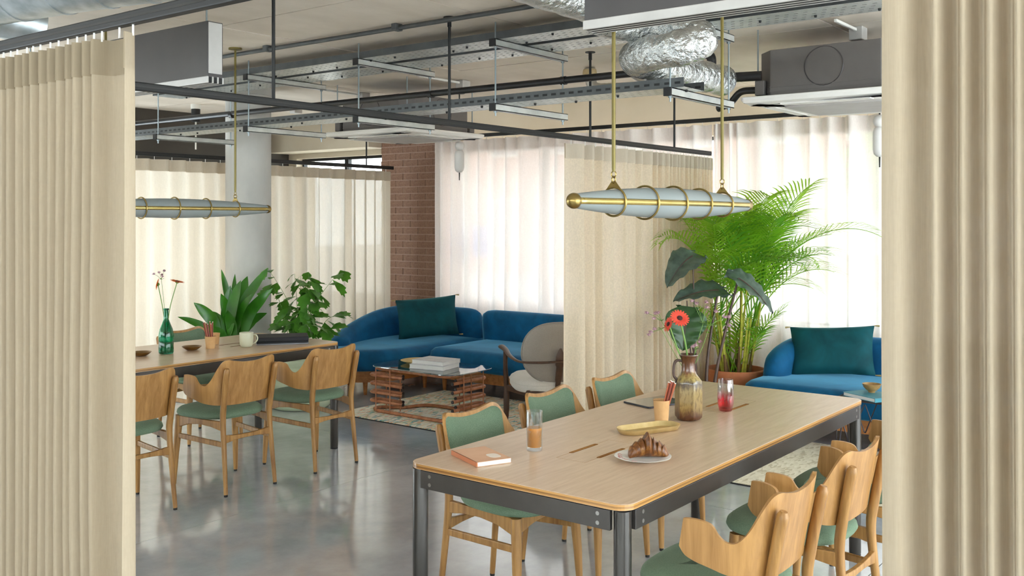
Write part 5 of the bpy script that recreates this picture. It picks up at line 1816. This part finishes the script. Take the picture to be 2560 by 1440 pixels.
# oval brass tray
def stadium(hl, r_, n=14):
    out = []
    for k in range(n + 1):
        a = -PI / 2 + PI * k / n
        out.append((hl + r_ * cos(a), r_ * sin(a)))
    for k in range(n + 1):
        a = PI / 2 + PI * k / n
        out.append((-hl + r_ * cos(a), r_ * sin(a)))
    return out
def tray_loops(hl, r_, lv):
    return [[(x, y, z) for x, y in stadium(hl, r_ - d)] for d, z in lv]
t = thing('brass_tray', 'oval brass tray beside the kraft paper cup', 'tray', (3.475, 1.968, TZ), R(-24))
MB().loft(tray_loops(.083, .062, [(.016, 0), (.012, .001), (.002, .017), (0, .022), (.0025, .022), (.014, .003), (.02, .0022)])).build('tray_body', 'brass_tray', t, smooth=50)
def paper_cup(loc, label, r=.036, h=.088, mat='kraft'):
    t = thing('paper_cup', label, 'cup', loc)
    MB().lathe([(0, 0), (r * .78, 0), (r, h), (r + .001, h + .001), (r - .0016, h), (r * .76, .003), (0, .003)], 36).build('cup_wall', mat, t, smooth=50)
    return t
paper_cup((3.640, 2.000, TZ), 'kraft paper cup of pencils before the brown vase', .0345, .098)
def pencil(base, top, label, i, group):
    t = thing('pencil', label, 'pencil', base, group=group)
    d = Vector(top) - Vector(base)
    MB().tube([(0, 0, 0), d * .985], .0036, 6).build('barrel', 'pencil' if i % 2 else 'pencil_dark', t, smooth=0)
    MB().tube([d * .985, d], [.0037, .0034], 6).build('end_dip', 'paper', t, smooth=0)
for i in range(7):
    a = i * 2 * PI / 7
    b = Vector((3.640 + .010 * cos(a), 2.000 + .010 * sin(a), TZ + .0045))
    tp = Vector((3.640 + .012 * cos(a), 2.000 + .012 * sin(a), TZ + .175 + .005 * sin(i * 2.1))) + RT * (.040 + .004 * (i % 3)) - FW * .004
    pencil(b, tp, 'reddish brown pencil leaning in the cup before the brown vase', i, 'pencils in the kraft cup')

# brown hexagonal vase with handle
VB = Vector((3.782, 1.948, TZ))
t = thing('ceramic_vase', 'brown and ochre glazed six-sided jug vase on front table', 'vase', VB)
def hexmod(a, z):
    if z < .003 or z > .185: return 1.0
    f = min(1, (z - .003) / .01) * min(1, (.185 - z) / .02)
    aa = (a + R(12)) % (PI / 3) - PI / 6
    return 1 + f * (cos(PI / 6) / cos(aa) * 1.06 - 1)
prof = [(0, 0), (.040, 0), (.049, .004), (.0545, .013), (.0555, .022), (.0555, .10), (.0555, .156), (.053, .168), (.045, .180), (.034, .194), (.0285, .210), (.0285, .240), (.031, .262), (.0375, .272), (.041, .275), (.040, .279), (.035, .277), (.026, .262), (.024, .22), (.0, .20)]
MB().lathe(prof, 60, mod=hexmod).build('vase_body', 'vase_glaze', t, smooth=45)
hpts = cr([RT * -.026 + Vector((0, 0, .250)), RT * -.050 + Vector((0, 0, .252)), RT * -.061 + Vector((0, 0, .236)), RT * -.064 + Vector((0, 0, .205)), RT * -.062 + Vector((0, 0, .185)), RT * -.052 + Vector((0, 0, .172)), RT * -.050 + Vector((0, 0, .160))], 5)
MB().tube(hpts, .0058, 10).build('handle', 'ear_stem', t)
# flowers in the vase
def gerbera(name, base, head, facing, label, pet, r=.036, stem_r=.0032, group=None, bend=None):
    t = thing(name, label, 'flower', base, group=group)
    b = Vector((0, 0, 0)); h = Vector(head) - Vector(base)
    mid = b.lerp(h, .5) + (Vector(bend) if bend else Vector((0, 0, 0)))
    MB().tube(cr([b, mid, h], 6), stem_r, 8).build('stem', 'stem_green', t)
    F = Vector(facing).normalized(); A = F.orthogonal().normalized(); B_ = F.cross(A)
    fl_ = MB()
    n = 20
    for ring_, (rr_, lift, cnt) in enumerate(((r, .18, n), (r * .78, .34, 16))):
        for k in range(cnt):
            a = 2 * PI * (k + .5 * ring_) / cnt
            d = A * cos(a) + B_ * sin(a); sd = F.cross(d)
            p0 = h + F * .002 + d * r * .18
            p1 = h + d * rr_ * .6 + F * (rr_ * lift * .55)
            p2 = h + d * rr_ + F * (rr_ * lift * .6 + random.uniform(-.002, .002))
            w_ = r * .15
            fl_.add([p0 - sd * w_ * .4, p0 + sd * w_ * .4, p1 + sd * w_, p1 - sd * w_, p2 + sd * w_ * .45, p2 - sd * w_ * .45], [(0, 1, 2, 3), (3, 2, 4, 5)])
    q = fl_.build('petals', pet, t, smooth=180); q['kind'] = 'stuff'
    M_ = F.to_track_quat('Z', 'Y').to_matrix()
    m = MB().lathe([(r * .30, 0), (r * .28, .004), (r * .15, .007), (0, .006)], 14)
    m.v = [tuple(h + M_ @ Vector(p) + F * .002) for p in m.v]
    m.build('eye', 'flower_eye', t)
    m = MB().lathe([(.004, -.010), (r * .3, -.002), (r * .3, .0)], 12)
    m.v = [tuple(h + M_ @ Vector(p)) for p in m.v]
    m.build('calyx', 'stem_green', t)
def vp(r_, f_, z_): return VB + RT * r_ + FW * f_ + Vector((0, 0, z_))
gerbera('gerbera', vp(.002, 0, .205), vp(-.040, -.01, .432), Vector((-.5, -.55, .65)), 'open coral red gerbera in the brown vase', 'petal_coral', .042, .004, bend=RT * .006)
gerbera('gerbera', vp(-.004, .004, .205), vp(-.082, .01, .405), RT * -.9 - FW * .3 + Vector((0, 0, .35)), 'coral gerbera turned sideways in the brown vase', 'petal_coral', .034, .003, bend=RT * -.004)
def astrantia(base, joints, heads, label, group=None):
    """wiry stem with small pincushion heads"""
    t = thing('astrantia_sprig', label, 'flower', base, group=group)
    b = Vector(base)
    jp = [Vector((0, 0, 0))] + [Vector(j) - b for j in joints]
    MB().tube(cr(jp, 5), .0013, 6).build('stem', 'stem_green', t)
    last = jp[-1]
    for hd in heads:
        h = Vector(hd) - b
        f_ = MB().tube(cr([last, last.lerp(h, .5) + Vector((0, 0, .004)), h], 3), .0009, 5).build('side_stem', 'stem_green', t)
        m = MB()
        for k in range(26):
            a = random.uniform(0, 2 * PI); c_ = random.uniform(-.2, 1)
            d = Vector((math.sqrt(1 - c_ * c_) * cos(a), math.sqrt(1 - c_ * c_) * sin(a), c_))
            s = d.orthogonal().normalized() * .0024
            p = h + d * random.uniform(.008, .0125)
            m.add([h - s, h + s, p + s * .7, p - s * .7], [(0, 1, 2, 3)])
        m.lathe([(0, -.006), (.006, -.002), (.006, .004), (0, .008)], 8, h)
        m.build('flower_head', 'petal_mauve', t, smooth=0)['kind'] = 'stuff'
        for k in range(3):
            pass
    # small leaf whorl at the fork
    m = MB()
    for k in range(5):
        a = 2 * PI * k / 5
        e = last + Vector((cos(a) * .022, sin(a) * .022, .008))
        blade(m, [last, last.lerp(e, .5), e], [.001, .004, .0005], Vector((0, 0, 1)), .2)
    m.build('leaf_whorl', 'stem_green', t)
astrantia(vp(-.010, 0, .205), [vp(-.05, 0, .30), vp(-.115, 0, .42)], [vp(-.178, 0, .455), vp(-.142, 0, .452), vp(-.150, -.01, .432), vp(-.130, 0, .455)], 'mauve astrantia sprig reaching left above the heart-shaped leaf')
astrantia(vp(-.014, 0, .205), [vp(-.07, 0, .30), vp(-.115, 0, .385)], [vp(-.160, 0, .372), vp(-.145, 0, .385), vp(-.168, .01, .360)], 'drooping mauve astrantia sprig at the left of brown vase')
astrantia(vp(.012, 0, .205), [vp(.03, 0, .30), vp(.062, 0, .41)], [vp(.015, 0, .505), vp(.035, 0, .495), vp(.075, 0, .50), vp(.078, 0, .478)], 'tallest mauve astrantia sprig in the brown vase')
astrantia(vp(.014, 0, .205), [vp(.06, 0, .31), vp(.09, 0, .40)], [vp(.118, 0, .46), vp(.158, 0, .436), vp(.172, 0, .437), vp(.176, .01, .398)], 'mauve astrantia sprig leaning right from the brown vase')
astrantia(vp(.010, 0, .205), [vp(.02, 0, .26), vp(.032, -.01, .30)], [vp(.045, -.01, .332), vp(.028, -.01, .318), vp(.018, -.01, .312)], 'short mauve astrantia sprig just above the vase rim')

# tablet
t = thing('tablet', 'dark glossy tablet lying behind the pencil cup', 'tablet', (4.03, 2.245, TZ), math.atan2(2.373 - 2.242, 4.024 - 3.901) )
ti = (.25, .18)
t.rotation_euler = (0, 0, R(-18))
MB().loft(rr_levels(-.125, .125, -.09, .09, .012, [(.001, 0), (0, .001), (0, .006), (.001, .007)], 5)).build('case', 'tablet_rim', t, smooth=40)
MB().loft(rr_levels(-.121, .121, -.086, .086, .010, [(0, .007), (0, .0074)], 5)).build('screen', 'tablet_screen', t, smooth=0)

# pink ombre tumbler
t = thing('pink_tumbler', 'ribbed glass tumbler shading from clear to pink', 'glass', (4.055, 1.905, TZ))
MB().lathe([(0, 0), (.026, 0), (.0285, .003), (.0345, .03), (.0365, .06), (.0345, .105), (.0325, .140), (.0315, .1405), (.0330, .105), (.0346, .06), (.033, .03), (.026, .012), (0, .011)], 72, mod=lambda a, z: 1 + (.012 * cos(18 * a) if .004 < z < .11 else 0)).build('tumbler', 'pink_glass', t, smooth=60)

# ================================================================== THINGS ON THE BOTTLE TABLE
BB = Vector((3.605, 5.535, TZ))
t = thing('glass_bottle', 'emerald green glass bottle holding a few flowers', 'bottle', BB)
MB().lathe([(0, .004), (.035, 0), (.044, .003), (.046, .012), (.046, .075), (.0445, .078), (.0465, .085), (.047, .115), (.040, .155), (.026, .19), (.0165, .215), (.0145, .24), (.0145, .275), (.0175, .277), (.0175, .287), (.0125, .287), (.0120, .24), (.0140, .215), (.0235, .188), (.0375, .153), (.0445, .115), (.0438, .012), (.035, .006), (0, .009)], 40).build('bottle_body', 'green_glass', t, smooth=40)
def bpnt(r_, f_, z_): return BB + RT * r_ + FW * f_ + Vector((0, 0, z_))
gerbera('gerbera', bpnt(.004, 0, .13), bpnt(.070, 0, .455), RT * .25 + Vector((0, 0, 1)), 'orange gerbera on curved stem in the green bottle', 'petal_orange', .046, .0026, bend=RT * -.012)
gerbera('gerbera', bpnt(-.004, .003, .13), bpnt(-.052, 0, .44), RT * -.9 - FW * .2 + Vector((0, 0, .2)), 'orange gerbera turned left in the green bottle', 'petal_orange', .038, .0026, bend=RT * .006)
astrantia(bpnt(0, 0, .13), [bpnt(-.012, 0, .30), bpnt(-.03, 0, .47)], [bpnt(-.078, 0, .505), bpnt(-.045, 0, .515), bpnt(-.03, .01, .50), bpnt(-.012, 0, .525), bpnt(-.02, -.01, .49)], 'pale mauve astrantia sprig in the green bottle')

def brass_bowl(loc, label):
    t = thing('brass_bowl', label, 'bowl', loc, group='small brass bowls')
    MB().lathe([(0, 0), (.028, 0), (.040, .006), (.0625, .024), (.0635, .026), (.061, .026), (.038, .009), (0, .006)], 40).build('bowl_body', 'brass_bowl', t, smooth=50)
brass_bowl((3.800, 5.545, TZ), 'small brass bowl between green bottle and pencil cup')
brass_bowl((3.445, 5.560, TZ), 'small brass bowl half hidden by the left curtain')
paper_cup((3.925, 5.52, TZ), 'kraft paper cup of pencils on the bottle table', .0365, .080)
for i in range(9):
    a = i * 2 * PI / 9
    b = Vector((3.925 + .012 * cos(a), 5.52 + .012 * sin(a), TZ + .0045))
    tp = b + RT * (-.016 + .018 * cos(a)) + Vector((0, .012 * sin(a), .165 + .008 * sin(i * 1.7)))
    pencil(b, tp, 'reddish brown pencil upright in the cup on bottle table', i, 'pencils in the far cup')
paper_cup((4.075, 5.68, TZ), 'plain kraft paper cup behind the far pencil cup', .033, .075)
t = thing('mug', 'pale sage ceramic mug with handle on bottle table', 'mug', (4.118, 5.395, TZ))
MB().lathe([(0, 0), (.028, 0), (.036, .004), (.043, .018), (.0455, .045), (.0455, .095), (.0445, .097), (.042, .095), (.042, .045), (.035, .012), (0, .008)], 40).build('mug_body', 'ceramic_mug', t, smooth=50)
hp_ = cr([RT * .043 + Vector((0, 0, .082)), RT * .062 + Vector((0, 0, .082)), RT * .074 + Vector((0, 0, .066)), RT * .072 + Vector((0, 0, .045)), RT * .056 + Vector((0, 0, .028)), RT * .040 + Vector((0, 0, .024))], 5)
MB().tube(hp_, .0042, 8).build('handle', 'ceramic_mug', t)
t = thing('laptop', 'closed black laptop in padded sleeve at end of bottle table', 'laptop', (4.40, 5.37, TZ), math.atan2(5.148 - 5.358, 4.502 - 4.234))
MB().loft(rr_levels(-.175, .175, -.10, .13, .012, [(.001, 0), (0, .002), (0, .007), (.001, .008)], 4)).build('base_edge', 'laptop_edge', t, smooth=40)
MB().loft(rr_levels(-.173, .173, -.10, .13, .012, [(0, .0082), (0, .020), (.002, .022)], 4)).build('lower_half', 'laptop_black', t, smooth=40)
MB().loft(rr_levels(-.174, .174, -.101, .131, .012, [(.002, .023), (0, .025), (0, .048), (.003, .051)], 4)).build('upper_half', 'laptop_black', t, smooth=40)
